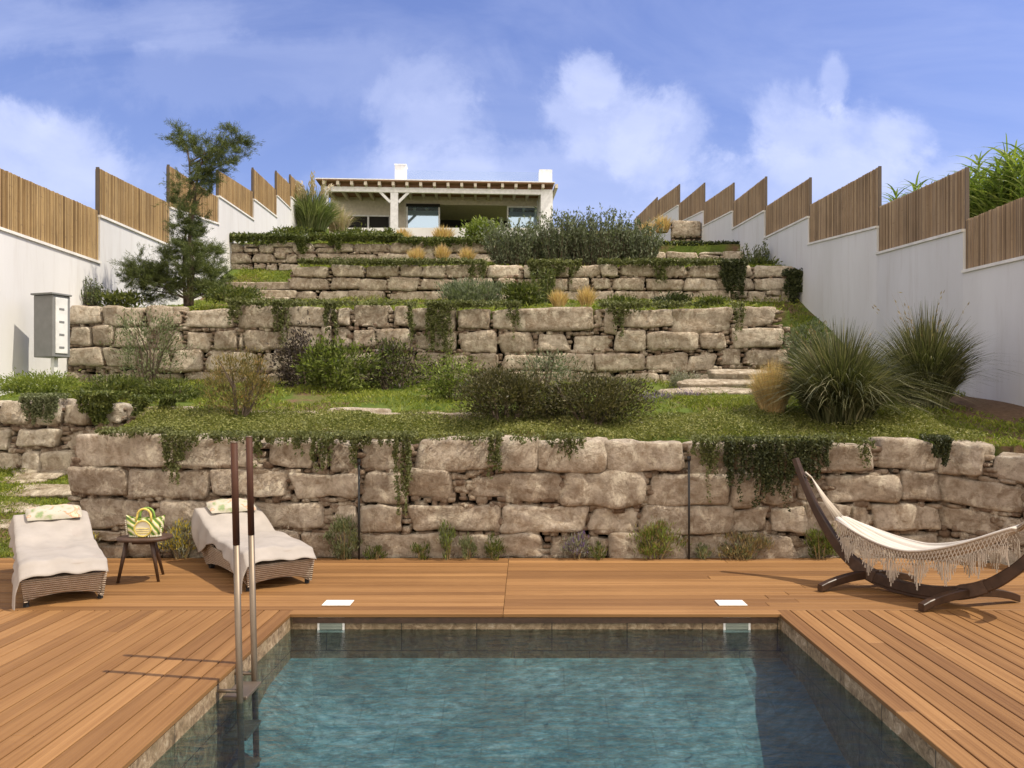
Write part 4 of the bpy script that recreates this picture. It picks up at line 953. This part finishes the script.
shrub('rosemary_shrub', 'wide rosemary mound above the middle wall', 'shrub', 440,512,278,308,16.3, M['rosemary'], 31, 5000, (.09,.022), nc=50, spread=.2, updir=.8)
shrub('green_shrub', 'darker green mound right of the wide rosemary mound', 'shrub', 500,548,280,308,16.0, M['bushgreen'], 32, 3200, (.09,.025), nc=36, spread=.22)
spiky('wild_plant', 'tall thin leafy plant against the third wall', 'shrub', 528,560,258,308,18.6, M['bushgreen'], 33, 34, .035)
shrub('dark_mound', 'small dark round plant on top of the middle wall', 'shrub', 655,690,294,309,15.2, M['hedge'], 34, 1800, (.07,.025), stems=2)
for i,(a,b_,l) in enumerate([(600,640,'low leafy plant on the middle wall above the creeper'),(690,730,'thin low plant on the middle wall right of the dark mound')]):
    shrub('low_shrub', l, 'shrub', a,b_,297,309,15.3, M['bushgreen'], 90+i, 900, (.08,.03), stems=2)
GS = [(484,545,213,268,'left grey green rosemary bush on the third wall'),(528,592,204,268,'second grey green rosemary bush on the third wall, by the house corner'),(566,630,202,268,'tallest grey green rosemary bush in the centre of the row'),(608,662,214,268,'rightmost grey green rosemary bush on the third wall, leaning right')]
for i,(a,b_,t_,bt,l) in enumerate(GS): spiky('rosemary_bush', l, 'shrub', a-4,b_+4,t_,bt,20.9+.25*(i%2), M['rosemary'], 41+i, 230, .034, 'row of tall grey green bushes', lean=.7)
shrub('lime_shrub', 'round bright green bush in front of the house opening', 'shrub', 464,500,219,243,24.2, M['lime'], 46, 2200, (.12,.05), nc=26)
spiky('wild_plant', 'thin dry plant against the right white wall on the upper terrace', 'shrub', 738,775,238,268,22.3, M['olive'], 47, 26, .035)
shrub('low_shrub', 'small dark plant at the right end of the third wall top', 'shrub', 745,775,259,270,21.2, M['bushgreen'], 48, 700, (.10,.04), stems=2)
for i,(a,b_,t_,bt,l) in enumerate([(268,310,228,243,'dark green plant at the left on the upper wall'),(335,380,229,243,'dark green plant below the pampas grass'),(376,400,230,243,'small dark green plant left of the golden tuft')]):
    shrub('low_shrub', l, 'shrub', a,b_,t_,bt,24.0, M['bushgreen'], 100+i, 1100, (.12,.05), stems=2)
tuft('pampas_grass', 'round green pampas grass beside the house at left', 278,346,180,231,33, M['pampas'], 51, 1500, .05, .38, .5, cat='grass clump', plumes=16)
tuft('pampas_grass', 'paler dry pampas grass in front of the house corner', 318,358,196,231,35, M['dryplume'], 52, 500, .04, .34, .45, cat='grass clump')
# plants at the foot of the front wall
FP = [('flowering_plant',72,100,532,560,M['greyleaf'],M['yellow'],'small plant behind the left lounger at the wall foot'),('flowering_plant',158,204,524,560,M['greyleaf'],M['yellow'],'silver bush with yellow flowers between table and right lounger'),
      ('leafy_plant',326,362,514,560,M['olive'],None,'tall green weed at the wall foot left of the left rod'),('leafy_plant',362,386,548,560,M['bushgreen'],None,'small green plant right of the left rod'),
      ('leafy_plant',438,456,524,560,M['olive'],M['lime'],'narrow green plant left of centre at the wall foot'),('leafy_plant',458,478,536,560,M['olive'],None,'second narrow green plant left of centre'),('leafy_plant',482,504,536,560,M['bushgreen'],None,'third narrow green plant left of centre'),
      ('lavender',560,592,534,560,M['greyleaf'],M['lavender'],'sparse lavender at the wall foot in the centre'),('leafy_plant',588,606,544,560,M['bushgreen'],None,'small green plant right of the sparse lavender'),
      ('leafy_plant',626,684,524,560,M['lime'],M['dry'],'bright green bushy plant left of the right rod'),('leafy_plant',710,775,532,560,M['dry'],M['olive'],'dry straggly plant right of the right rod'),('leafy_plant',798,842,530,560,M['bushgreen'],M['lime'],'green plant below the hammock left end'),
      ('leafy_plant',410,432,546,560,M['bushgreen'],None,'tiny green plant at the wall foot left of centre'),('leafy_plant',694,712,546,560,M['olive'],None,'tiny plant just right of the right rod')]
for i,(nm,a,b_,t_,bt,m1,m2,l) in enumerate(FP):
    shrub(nm, l, 'plant', a,b_,t_-3,bt,8.55, m1, 120+i, int(10+(b_-a)*(bt-t_)*.85), (.05,.011), depth=.12, mat2=m2, frac2=.3, nc=18, spread=.22, stems=5, smat=M['dry'], updir=1.0)
# giant cane behind the right wall
def cane(px, pyt, Y, seed, label, n=9, spreadx=.5):
    rng = np.random.default_rng(seed); bx = X(px, Y); zg = tz(max(bx,8), Y); H = Z(pyt, Y)-zg
    root = empty('giant_cane', (bx, Y, zg), 0, label, 'cane plant', 'giant canes behind the right wall'); st = MB(); lf = MB()
    for i in range(n):
        a = rng.uniform(0,6.28); r = rng.uniform(0, spreadx*.7); h = H*rng.uniform(.72,1.0); b0 = np.array([math.cos(a)*r, math.sin(a)*r, 0]); ln = np.array([math.cos(a)*.12*h*.5, math.sin(a)*.12*h*.5, h])
        st.tube([Vector(b0), Vector(b0+ln*.5), Vector(b0+ln)], [.014,.011,.004], 5)
        m = 46; t = np.linspace(.4, 1, m); az = np.arange(m)*2.4+rng.uniform(0,6)
        base = b0+ln*t[:,None]
        V, f = blades(base, .60*(1.15-t*.5), .75, .6, .05, rng, 4, az); lf.add(V, [f])
    st.build('cane_stem', M['cane'], root); lf.build('leaf', M['cane'], root)
CN = [(905,178,14.2,'short cane behind the third right panel'),(935,165,13.8,'slim cane rising above the second right panel'),(985,172,13,'dense cane directly right of the high panel corner'),(1000,158,12.8,'tall dense cane near the right edge'),(1022,150,12.6,'tallest cane at the right edge of the view'),(1050,150,12.4,'cane partly cut by the right edge'),(965,182,13.6,'low cane behind the top of the second right panel'),(1012,170,13.3,'cane filling the gap near the right edge')]
for i,(a,t_,Y,l) in enumerate(CN): cane(a, t_, 8.35*F/(a-525), 200+i, l, 5 if i < 2 else 18)

# ------------------------------------------------------------------ pool fittings
for i,(a,s) in enumerate([(-1.677,'left'),(1.60,'right')]):
    b = MB(); b.box(a, a+.235, 6.592, 6.756, .003, .012, bev=.003); tag(b.build('skimmer_lid', M['wplastic']), f'white square skimmer lid on the deck above the {s} skimmer', 'skimmer lid', 'skimmer lids')
for i,(a,s) in enumerate([(-1.652,'left'),(1.58,'right')]):
    r = empty('pool_skimmer', (a, y1, -.13), 0, f'white framed skimmer opening in the pool wall at the {s}', 'skimmer', 'pool skimmers')
    b = MB(); w_, z0_, z1_ = .215, -.02, .10
    b.box(0, w_, -.02, -.002, z1_-.014, z1_); b.box(0, w_, -.02, -.002, z0_, z0_+.014); b.box(0,.016,-.02,-.002,z0_+.0141,z1_-.0141); b.box(w_-.016,w_,-.02,-.002,z0_+.0141,z1_-.0141); b.build('frame', M['wplastic'], r)
    b = MB(); b.box(.0161, w_-.0161, -.012, -.003, z0_+.0141, z1_-.0141)
    for k in range(4): b.box(.02, w_-.02, -.017, -.0121, z0_+.025+k*.022, z0_+.03+k*.022)
    b.build('flap', M['gplastic'], r)
ld = empty('pool_ladder', (-1.75, 5.0, 0), 0, 'tall two pole pool ladder with a painted brown reflection on the upper poles at the left pool edge', 'ladder')
for (yy, xt, zt_, zs) in [(-.16, (234-525)*4.84/F+1.75, 1.44, Z(545,4.84)), (.15, (249-525)*5.15/F+1.75, 1.46, Z(535,5.15))]:
    xb = xt+.05
    def at(z): t_ = (z+.7)/(zt_+.7); return Vector((xb+(xt-xb)*t_, yy, z))
    b = MB(); b.tube([at(-.7), at(zs)], .0195, 14); b.tube([at(zt_-.0), at(zt_+.008)], .0195, 14); pl = b.build('pole', M['steel'], ld, True)
    b = MB(); b.tube([at(zs+.001), at(zt_-.001)], .0205, 14); b.build('reflection_band', M['pole_reflection'], pl, True)  # brown reflection on the upper steel, put into the colour of an added tube
    b = MB(); b.tube([at(.0)+Vector((-.13,0,-.06)), at(-.06)], .012, 8); b.build('bracket', M['steel'], ld, True)
for zz in (-.115, -.36, -.60):
    b = MB(); b.box(-.09, .06, -.14, .13, zz-.012, zz+.012, bev=.004); b.build('tread', M['steel'], ld)

# thin rods at wall
for px, pt, l in [(359,462,'thin black metal rod at the wall left of centre'),(689,459,'thin black metal rod at the wall right of centre')]:
    b = MB(); Yr = 8.54; b.tube([(X(px,Yr),Yr,-.05),(X(px,Yr),Yr,Z(pt,Yr))], .012, 8); b.tube([(X(px,Yr),Yr,Z(pt,Yr)-.02),(X(px,Yr),Yr,Z(pt,Yr)+.03)], .020, 8)
    tag(b.build('garden_rod', M['black'], None, True), l, 'rod', 'thin garden rods')

# ------------------------------------------------------------------ loungers
def prof_z(y):  # top of frame
    if y < .12: return .235+.02*math.sin(y/.12*1.57)
    if y < .98: return .255
    if y < 1.12: t = (y-.98)/.14; return .255+t*t*.5*.14*.6
    return .255+.5*.14*.6+(y-1.12)*.37
LEN = 1.66
def lounger(loc, rot, label, seed, flap_front, flap_back):
    root = empty('sun_lounger', loc, rot, label, 'sun lounger', 'wicker sun loungers on the deck')
    hw = .315; pts = []
    N = 26
    for i in range(N): pts.append((-hw+2*hw*i/N, 0.0, 'f', i/N))
    for i in range(60): pts.append((hw, LEN*i/60, 's', i/60))
    for i in range(N): pts.append((hw-2*hw*i/N, LEN, 'r', i/N))
    for i in range(60): pts.append((-hw, LEN*(1-i/60), 's', 1-i/60))
    G = []; 
    for off in (0, .03):
        for r_ in range(6):
            row = []
            v = r_/5 if off == 0 else 1-r_/5
            for (x, y, sd_, t) in pts:
                if sd_ == 'f': zb = .035+.055*math.sin(t*math.pi)**.6
                elif sd_ == 'r': zb = .26
                else:
                    zb = .035+.065*math.sin(min(1, t/.78)*math.pi)**.6 if t < .78 else .035+(t-.78)/.22*.23
                zt_ = prof_z(y)
                z = zb+(zt_-zb)*v; tp = 1-.085*(1-v)*min(1, .26/max(.05, zt_))**1 if True else 1
                cx_, cy_ = x*(tp-off/hw), (y-.0)
                if sd_ == 'f': cy_ = .05*(1-v)**1.5+off
                if sd_ == 'r': cy_ = y-off
                row.append((cx_, cy_, z))
            G.append(row)
    b = MB(); A = np.array(G); A = np.concatenate([A, A[:1]], 0); A = np.concatenate([A, A[:,:1]], 1); b.grid(A)
    ny = 30; T_ = np.array([[(x, y, prof_z(y)-.02) for x in (-hw+.02, hw-.02)] for y in np.linspace(.02, LEN-.02, ny)]); b.grid(T_)
    b.build('wicker_frame', M['wicker'], root, True)
    for (x, y, nm) in [(-.27,.07,'foot'),(.27,.07,'foot')]:
        f = MB(); f.tube([(x,y,0),(x,y,.05)], .022, 10); f.build(nm, M['rubber'], root)
    for x in (-.25,.25):
        f = MB(); f.tube([(x-.02,1.28,.055),(x+.02,1.28,.055)], .055, 16); f.build('wheel', M['rubber'], root)
        f = MB(); f.box(x-.012, x+.012, 1.265, 1.295, .056, .14); f.build('wheel_bracket', M['black'], root)
    # mattress
    rng = np.random.default_rng(seed)
    def ring(y, e):
        zt_ = prof_z(y); th = .085; w = .30*e; out_ = []
        k = 32
        for i in range(k):
            a = 2*math.pi*i/k; cx_ = math.copysign(abs(math.cos(a))**.28, math.cos(a))*w; cz_ = math.copysign(abs(math.sin(a))**.5, math.sin(a))*th/2*e
            out_.append((cx_, y, zt_+.01+th/2+cz_))
        return out_
    rings = [ring(.03, .05), ring(.032, .75), ring(.045, .93)]+[ring(y, 1) for y in np.linspace(.07, LEN-.06, 34)]+[ring(LEN-.035, .9), ring(LEN-.03, .05)]
    b = MB(); A = np.array(rings); A = np.concatenate([A, A[:,:1]], 1); b.grid(A); b.build('mattress', M['mattress'], root, True)
    # towel lying over the mattress, hanging down on the left side (top-level thing of its own)
    ty0, ty1 = -.045, LEN-.01; nu, nv = 60, 90; G = np.zeros((nv, nu, 3))
    for j in range(nv):
        y = ty0+(ty1-ty0)*j/(nv-1); yc = min(max(y, .05), LEN-.06)
        fl_ = flap_front*max(0, 1-abs(y-.02)/.62)**.8+flap_back*math.exp(-((y-(LEN-.25))/.28)**2)+.055+.02*math.sin(y*9+seed)
        top = prof_z(yc)+.102
        if y < .05: top -= (.05-y)*.9+.012
        for i in range(nu):
            wtot = fl_+.02+.62+.02; s_ = -(.31+fl_)+(i/(nu-1))*(fl_+.31+.325)
            if s_ < -.305: dd_ = -.305-s_; x = -.318-.028*min(1, dd_*8)-.045*dd_-.012*math.sin(y*24+seed)*min(1, dd_*6); z = top-.012-dd_*.96
            elif s_ > .305: dd_ = s_-.305; x = .312+.3*dd_; z = top-.01-dd_*.9
            else: x = s_; z = top-.012*(abs(s_)/.305)**6
            rip = .0065*math.sin(y*13+s_*5+seed)+.004*math.sin(s_*21-y*6+seed*2)+.010*math.sin(y*5.2-s_*9)+.006*math.sin(y*2.2+s_*31+2)
            z += rip+.008; z = max(z, .012)
            G[j,i] = (x, y+.008*math.sin(s_*14+seed), z)
    b = MB(); b.grid(G); o = b.build('towel', M['towel'], None, True)
    md = o.modifiers.new('thickness', 'SOLIDIFY'); md.thickness = .004; md.offset = 0
    o.location = loc; o.rotation_euler = (0,0,rot); tag(o, label[0] if isinstance(label, tuple) else 'grey beige towel draped over the '+('left' if seed == 1 else 'right')+' sun lounger', 'towel', 'towels on the loungers')
    # pillow
    b = MB(); nu, nv = 24, 14; top = []; A = np.zeros((nv, nu, 3)); B = np.zeros((nv, nu, 3))
    for j in range(nv):
        for i in range(nu):
            a, c = 2*i/(nu-1)-1, 2*j/(nv-1)-1
            th = .055*((1-abs(a)**3.2)*(1-abs(c)**2.6))**.5; sx_, sy_ = .24*a*(1-.05*c*c), .125*c*(1-.07*a*a)
            wob = .006*math.sin(a*9+seed)*math.cos(c*5)
            A[j,i] = (sx_, sy_, th+wob); B[j,i] = (sx_, sy_, -th*.5)
    b.grid(A); b.grid(B[:, ::-1]); o = b.build('pillow', M['pillow'], None, True)
    mw = Matrix.Translation(loc) @ Matrix.Rotation(rot, 4, 'Z') @ Matrix.Translation((.015, LEN-.16, prof_z(LEN-.16)+.145)) @ Matrix.Rotation(R(23), 4, 'X')
    o.matrix_world = mw; tag(o, 'floral printed pillow at the head of the '+('left' if seed == 1 else 'right')+' sun lounger', 'pillow', 'floral pillows')
    return root
lounger((-3.83, 6.66, 0), R(34), 'grey brown wicker sun lounger at the left edge beside the table', 1, .20, .10)
lounger((-2.20, 7.22, 0), R(37), 'grey brown wicker sun lounger behind the pool ladder', 2, .20, .26)

# ------------------------------------------------------------------ side table and bag
TX, TY = X(145,7.5), 7.5; TZ = .425
tb_ = empty('side_table', (TX, TY, 0), 0, 'small dark wooden three legged side table between the loungers', 'table')
b = MB(); n = 40; G = []
for s_, z_ in ((0,-.03),(.97,-.03),(1,-.022),(1,-.005),(.98,0),(0,0)):
    G.append([(math.copysign(abs(math.cos(a))**.75, math.cos(a))*.235*s_, math.copysign(abs(math.sin(a))**.75, math.sin(a))*.19*s_, TZ+z_) for a in np.linspace(0, 2*np.pi, n+1)])
b.grid(np.array(G)); b.build('table_top', M['dark_wood'], tb_, True)
for (tx, ty, bx_, by_) in [(-.14,-.06,-.215,-.08),(.02,.12,.035,.30),(.10,-.08,.135,-.02)]:
    b = MB(); b.tube([(tx,ty,TZ-.031),(bx_,by_,0)], [.022,.013], 10); b.build('leg', M['dark_wood'], tb_, True)
b = MB(); b.tube([(-.1,-.04,TZ-.06),(.08,-.05,TZ-.06)], .012, 8); b.tube([(-.08,-.03,TZ-.06),(.02,.09,TZ-.06)], .012, 8); b.build('stretcher', M['dark_wood'], tb_)
M['raff_g'] = plain('green raffia', (.20,.33,.06), .7, nscale=30, namt=.4); M['raff_y'] = plain('yellow raffia', (.62,.50,.12), .7, nscale=30, namt=.3); M['raff_w'] = plain('cream beads', (.72,.68,.52), .6)
m = Mt('striped raffia'); w = m.n('ShaderNodeTexWave', wave_type='BANDS', bands_direction='DIAGONAL'); w.inputs['Scale'].default_value = 9; w.inputs['Distortion'].default_value = 3; m.l(m.coord(), w.inputs[0])
m.col(m.ramp(w.outputs[1], [(.1,(.10,.20,.04)), (.35,(.30,.42,.08)), (.6,(.62,.55,.14)), (.85,(.70,.68,.48))])); m.rough(.8); m.bump(w.outputs[1], .6, .008); M['raff'] = m.m
bag = empty('straw_bag', (TX+.02, TY-.03, TZ), R(6), 'green yellow and cream straw handbag standing on the side table', 'bag')
b = MB(); G = []
for z_, wx, wy in ((0,.11,.045),(.004,.135,.06),(.05,.155,.068),(.11,.165,.062),(.155,.172,.05),(.175,.176,.045)):
    G.append([(math.copysign(abs(math.cos(a))**.7, math.cos(a))*wx, math.sin(a)*wy, z_+.03*abs(math.cos(a))**3*(z_/.175)) for a in np.linspace(0, 2*np.pi, 41)])
b.grid(np.array(G)); b.add(np.array([[math.cos(a)*.11, math.sin(a)*.045, .002] for a in np.linspace(0, 2*np.pi, 20, endpoint=False)]), [np.arange(20).reshape(1,20)]); b.build('bag_body', M['raff'], bag, True)
b = MB(); b.add(np.array([[math.copysign(abs(math.cos(a))**.7, math.cos(a))*.165, math.sin(a)*.045, .150] for a in np.linspace(0, 2*np.pi, 30, endpoint=False)]), [np.arange(30).reshape(1,30)]); b.build('bag_lining', M['raff_g'], bag)
for yy in (-.05, .05):
    b = MB(); b.tube([(-.07,yy,.15)]+[(math.cos(a)*.062, yy*.8, .195+math.sin(a)*.068) for a in np.linspace(np.pi, 0, 14)]+[(.07,yy,.15)], .010, 8); b.build('handle', M['raff_y'] if yy < 0 else M['raff_g'], bag, True)
b = MB(); b.add(np.array([[math.cos(a)*.070, -.073-.0*math.sin(a), .085+math.sin(a)*.068] for a in np.linspace(0, 2*np.pi, 30, endpoint=False)]), [np.arange(30).reshape(1,30)]); b.build('front_patch', M['raff_w'], bag)
b = MB(); b.tube([(math.cos(a)*.074, -.074, .085+math.sin(a)*.072) for a in np.linspace(0, 2*np.pi, 28)], .008, 6); 
for z_ in (.045,.065,.085): b.tube([(-.055,-.076,z_),(.055,-.076,z_)], .004, 5)
b.build('patch_trim', M['raff_y'], bag)
b = MB()
for i in range(22):
    a = math.pi+math.pi*i/21; b.tube([(math.copysign(abs(math.cos(a))**.7, math.cos(a))*.14, math.sin(a)*.066-.004, .006),(math.copysign(abs(math.cos(a))**.7, math.cos(a))*.14, math.sin(a)*.066-.004, .02)], .006, 6)
for s in (-1,1):
    for i in range(8): b.tube([(s*(.15+i*.002), -.045, .03+i*.018),(s*(.15+i*.002), -.045, .038+i*.018)], .0055, 6)
b.build('bead', M['raff_w'], bag)['kind'] = 'stuff'

# ------------------------------------------------------------------ hammock
HC = Vector((3.375, 6.9, 0)); HD = Vector((.64,-.77,0)).normalized(); HN = Vector((HD.y, -HD.x, 0))  # HN points to the camera side
HN = Vector((-.77,-.64,0)).normalized()
st = empty('hammock_stand', HC, 0, 'dark brown curved wooden hammock stand on cross feet at right', 'hammock stand')
S = [(-1.16,1.13),(-1.10,.98),(-1.005,.77),(-.848,.51),(-.70,.315),(-.55,.195),(-.41,.125),(-.25,.085),(0,.068),(.2,.078),(.42,.125),(.58,.20),(.72,.31),(.87,.46),(1.02,.70),(1.13,.95),(1.20,1.13)]
ss = np.linspace(-1.16, 1.20, 60); zz = np.interp(ss, [a[0] for a in S], [a[1] for a in S])
k5 = np.ones(5)/5; zz[2:-2] = np.convolve(zz, k5, 'valid')
def sweep(mb, pts, hw_, hh_, lift=0):
    G = []
    for i, p in enumerate(pts):
        d = (pts[min(i+1,len(pts)-1)]-pts[max(i-1,0)]).normalized(); nn = d.cross(HN).normalized()
        if nn.z < 0 and False: nn = -nn
        hw2 = hw_[i] if hasattr(hw_, '__len__') else hw_; hh2 = hh_[i] if hasattr(hh_, '__len__') else hh_
        b_ = .18
        row = []
        for (u, v) in ((-1,-1+b_),(-1+b_,-1),(1-b_,-1),(1,-1+b_),(1,1-b_),(1-b_,1),(-1+b_,1),(-1,1-b_)): row.append(p+HN*(u*hw2)+nn*(v*hh2))
        row.append(row[0]); G.append([tuple(r) for r in row])
    mb.grid(np.array(G))
    for e in (0, -1): mb.add(np.array(G[e][:8]), [np.arange(8).reshape(1,8)[:, ::(1 if e else -1)]])
def seg(a, b_, w, h, taper=False, dz=0):
    I = [i for i in range(60) if a <= ss[i] <= b_]; pts = [HD*float(ss[i])+Vector((0,0,float(zz[i])+dz)) for i in I]
    hs = [h*(1-.55*max(0, (abs(ss[i])-.6)/.6)**1.2) if taper else h for i in I]
    m_ = MB(); sweep(m_, pts, w, hs); return m_
seg(-1.16,-.40,.030,.050,True).build('arm', M['ham_wood'], st); seg(.40,1.20,.030,.050,True).build('arm', M['ham_wood'], st)
seg(-.62,.62,.034,.046,dz=.0).build('base_beam', M['ham_wood'], st)
seg(-.52,.52,.028,.012,dz=-.055).build('lower_rail', M['ham_wood'], st)
for c, A, B_ in [(-.44, Vector((2.61,7.08,0)), Vector((3.62,7.43,0))), (.43, Vector((3.18,6.42,0)), Vector((4.14,6.73,0)))]:
    A, B_ = A-HC, B_-HC; Cc = (A+B_)/2; m_ = MB(); fd = (B_-A).normalized(); G = []
    fn = Vector((-fd.y, fd.x, 0))
    for i in range(17):
        t = i/16; p = A+(B_-A)*t; zc = .035+.085*math.sin(math.pi*t)**.8; hh_ = .03+.006*math.sin(math.pi*t)
        row = [p+fn*(u*.032)+Vector((0,0,zc+v*hh_)) for (u,v) in ((-1,-.8),(-.8,-1),(.8,-1),(1,-.8),(1,.8),(.8,1),(-.8,1),(-1,.8))]; row.append(row[0]); G.append([tuple(r) for r in row])
    m_.grid(np.array(G)); 
    for e in (0,-1): m_.add(np.array(G[e][:8]), [np.arange(8).reshape(1,8)[:, ::(1 if e else -1)]])
    m_.build('cross_foot', M['ham_wood'], st)
for c in (-.45,.45):
    m_ = seg(c-.11, c+.11, .040, .056); m_.build('sleeve_joint', M['dark_wood'], st)
for e, s_ in ((-1.10,1),(1.14,-1)):
    z_ = float(np.interp(e, ss, zz)); m_ = MB(); p = HD*e+Vector((0,0,z_)); m_.tube([p, p+HD*(s_*.07)-Vector((0,0,.03))], .006, 8); m_.build('hook', M['steel'], st)
# hammock cloth
hm = empty('hammock', HC, 0, 'white cotton hammock with long macrame fringe hung from the curved stand', 'hammock')
e0, e1 = -.70, .80
def hz(s_): return .33+.50*abs(s_/1.0)**1.75+.03*(s_ > 0)*abs(s_)
def hp(s_, w):   # w in -1..1 across, +1 camera side
    t = (s_-e0)/(e1-e0); wid = .075+.15*math.sin(math.pi*min(max(t,0),1))**.75
    dz_ = .10*(abs(w)**1.8)*math.sin(math.pi*min(max(t,0),1))**.5
    fold = (.008*math.sin(w*22+1)+.006*math.sin(w*37+s_*3))*(1.6-math.sin(math.pi*min(max(t,0),1)))
    return HD*s_+HN*(w*wid)+Vector((0,0,hz(s_)+dz_+fold))
G = [[tuple(hp(s_, w)) for w in np.linspace(-1,1,61)] for s_ in np.linspace(e0,e1,80)]
b = MB(); b.grid(np.array(G)); o = b.build('hammock_cloth', M['ham_cloth'], hm, True); md = o.modifiers.new('thickness','SOLIDIFY'); md.thickness = .006
b = MB()
for w in (-1,1): b.tube([hp(s_, w)+Vector((0,0,.004)) for s_ in np.linspace(e0,e1,60)], .010, 8)
b.build('edge_hem', M['ham_cloth'], hm, True)
for e, a, zt_ in ((e0,-.985,.955),(e1,1.03,.955)):
    b = MB(); tip = HD*a+Vector((0,0,zt_))
    for w in np.linspace(-1,1,26): b.tube([hp(e, w), hp(e, w)*.5+tip*.5-Vector((0,0,.015)), tip], .0050, 5)
    b.tube([tip, HD*(a*1.07)+Vector((0,0,zt_+.05))], .009, 6); b.build('suspension_cords', M['cord'], hm, True)
for w in (1,-1):
    b = MB(); n = 52; rows = 3; dxs = (e1-e0-.06)/n; s0 = e0+.03
    def fp(i, r): # net node: i column, r row
        s_ = s0+dxs*(i+(.5 if r % 2 else 0)); s_ = min(s_, e1-.01); p = hp(s_, w)
        return p+Vector((0,0,-.012-r*.034))+HN*(w*.006*r)
    cord = .0026
    for r in range(rows):
        for i in range(n):
            b.tube([fp(i, r), fp(i, r+1)], cord, 4, False)
            if r % 2 == 0 and i > 0: b.tube([fp(i, r), fp(i-1, r+1)], cord, 4, False)
            if r % 2 == 1 and i < n-1: b.tube([fp(i, r), fp(i+1, r+1)], cord, 4, False)
    nt = b.build('macrame_net', M['cord'], hm)
    b = MB(); pr = random.Random(int(w)+7)
    for i in range(n*2):
        s_ = s0+dxs*.5*i; ph = (i % 16)/16; L = .025+.175*(1-abs(2*ph-1))**1.3+pr.uniform(-.008,.008)
        p = fp(min(i/2, n-1), rows)
        for _ in range(2): b.tube([p, p+Vector((pr.uniform(-.007,.007), pr.uniform(-.007,.007), -L*.55)), p+Vector((pr.uniform(-.012,.012), pr.uniform(-.012,.012), -L))], .0030, 4, False)
    f_ = b.build('tassel_fringe', M['cord'], hm)
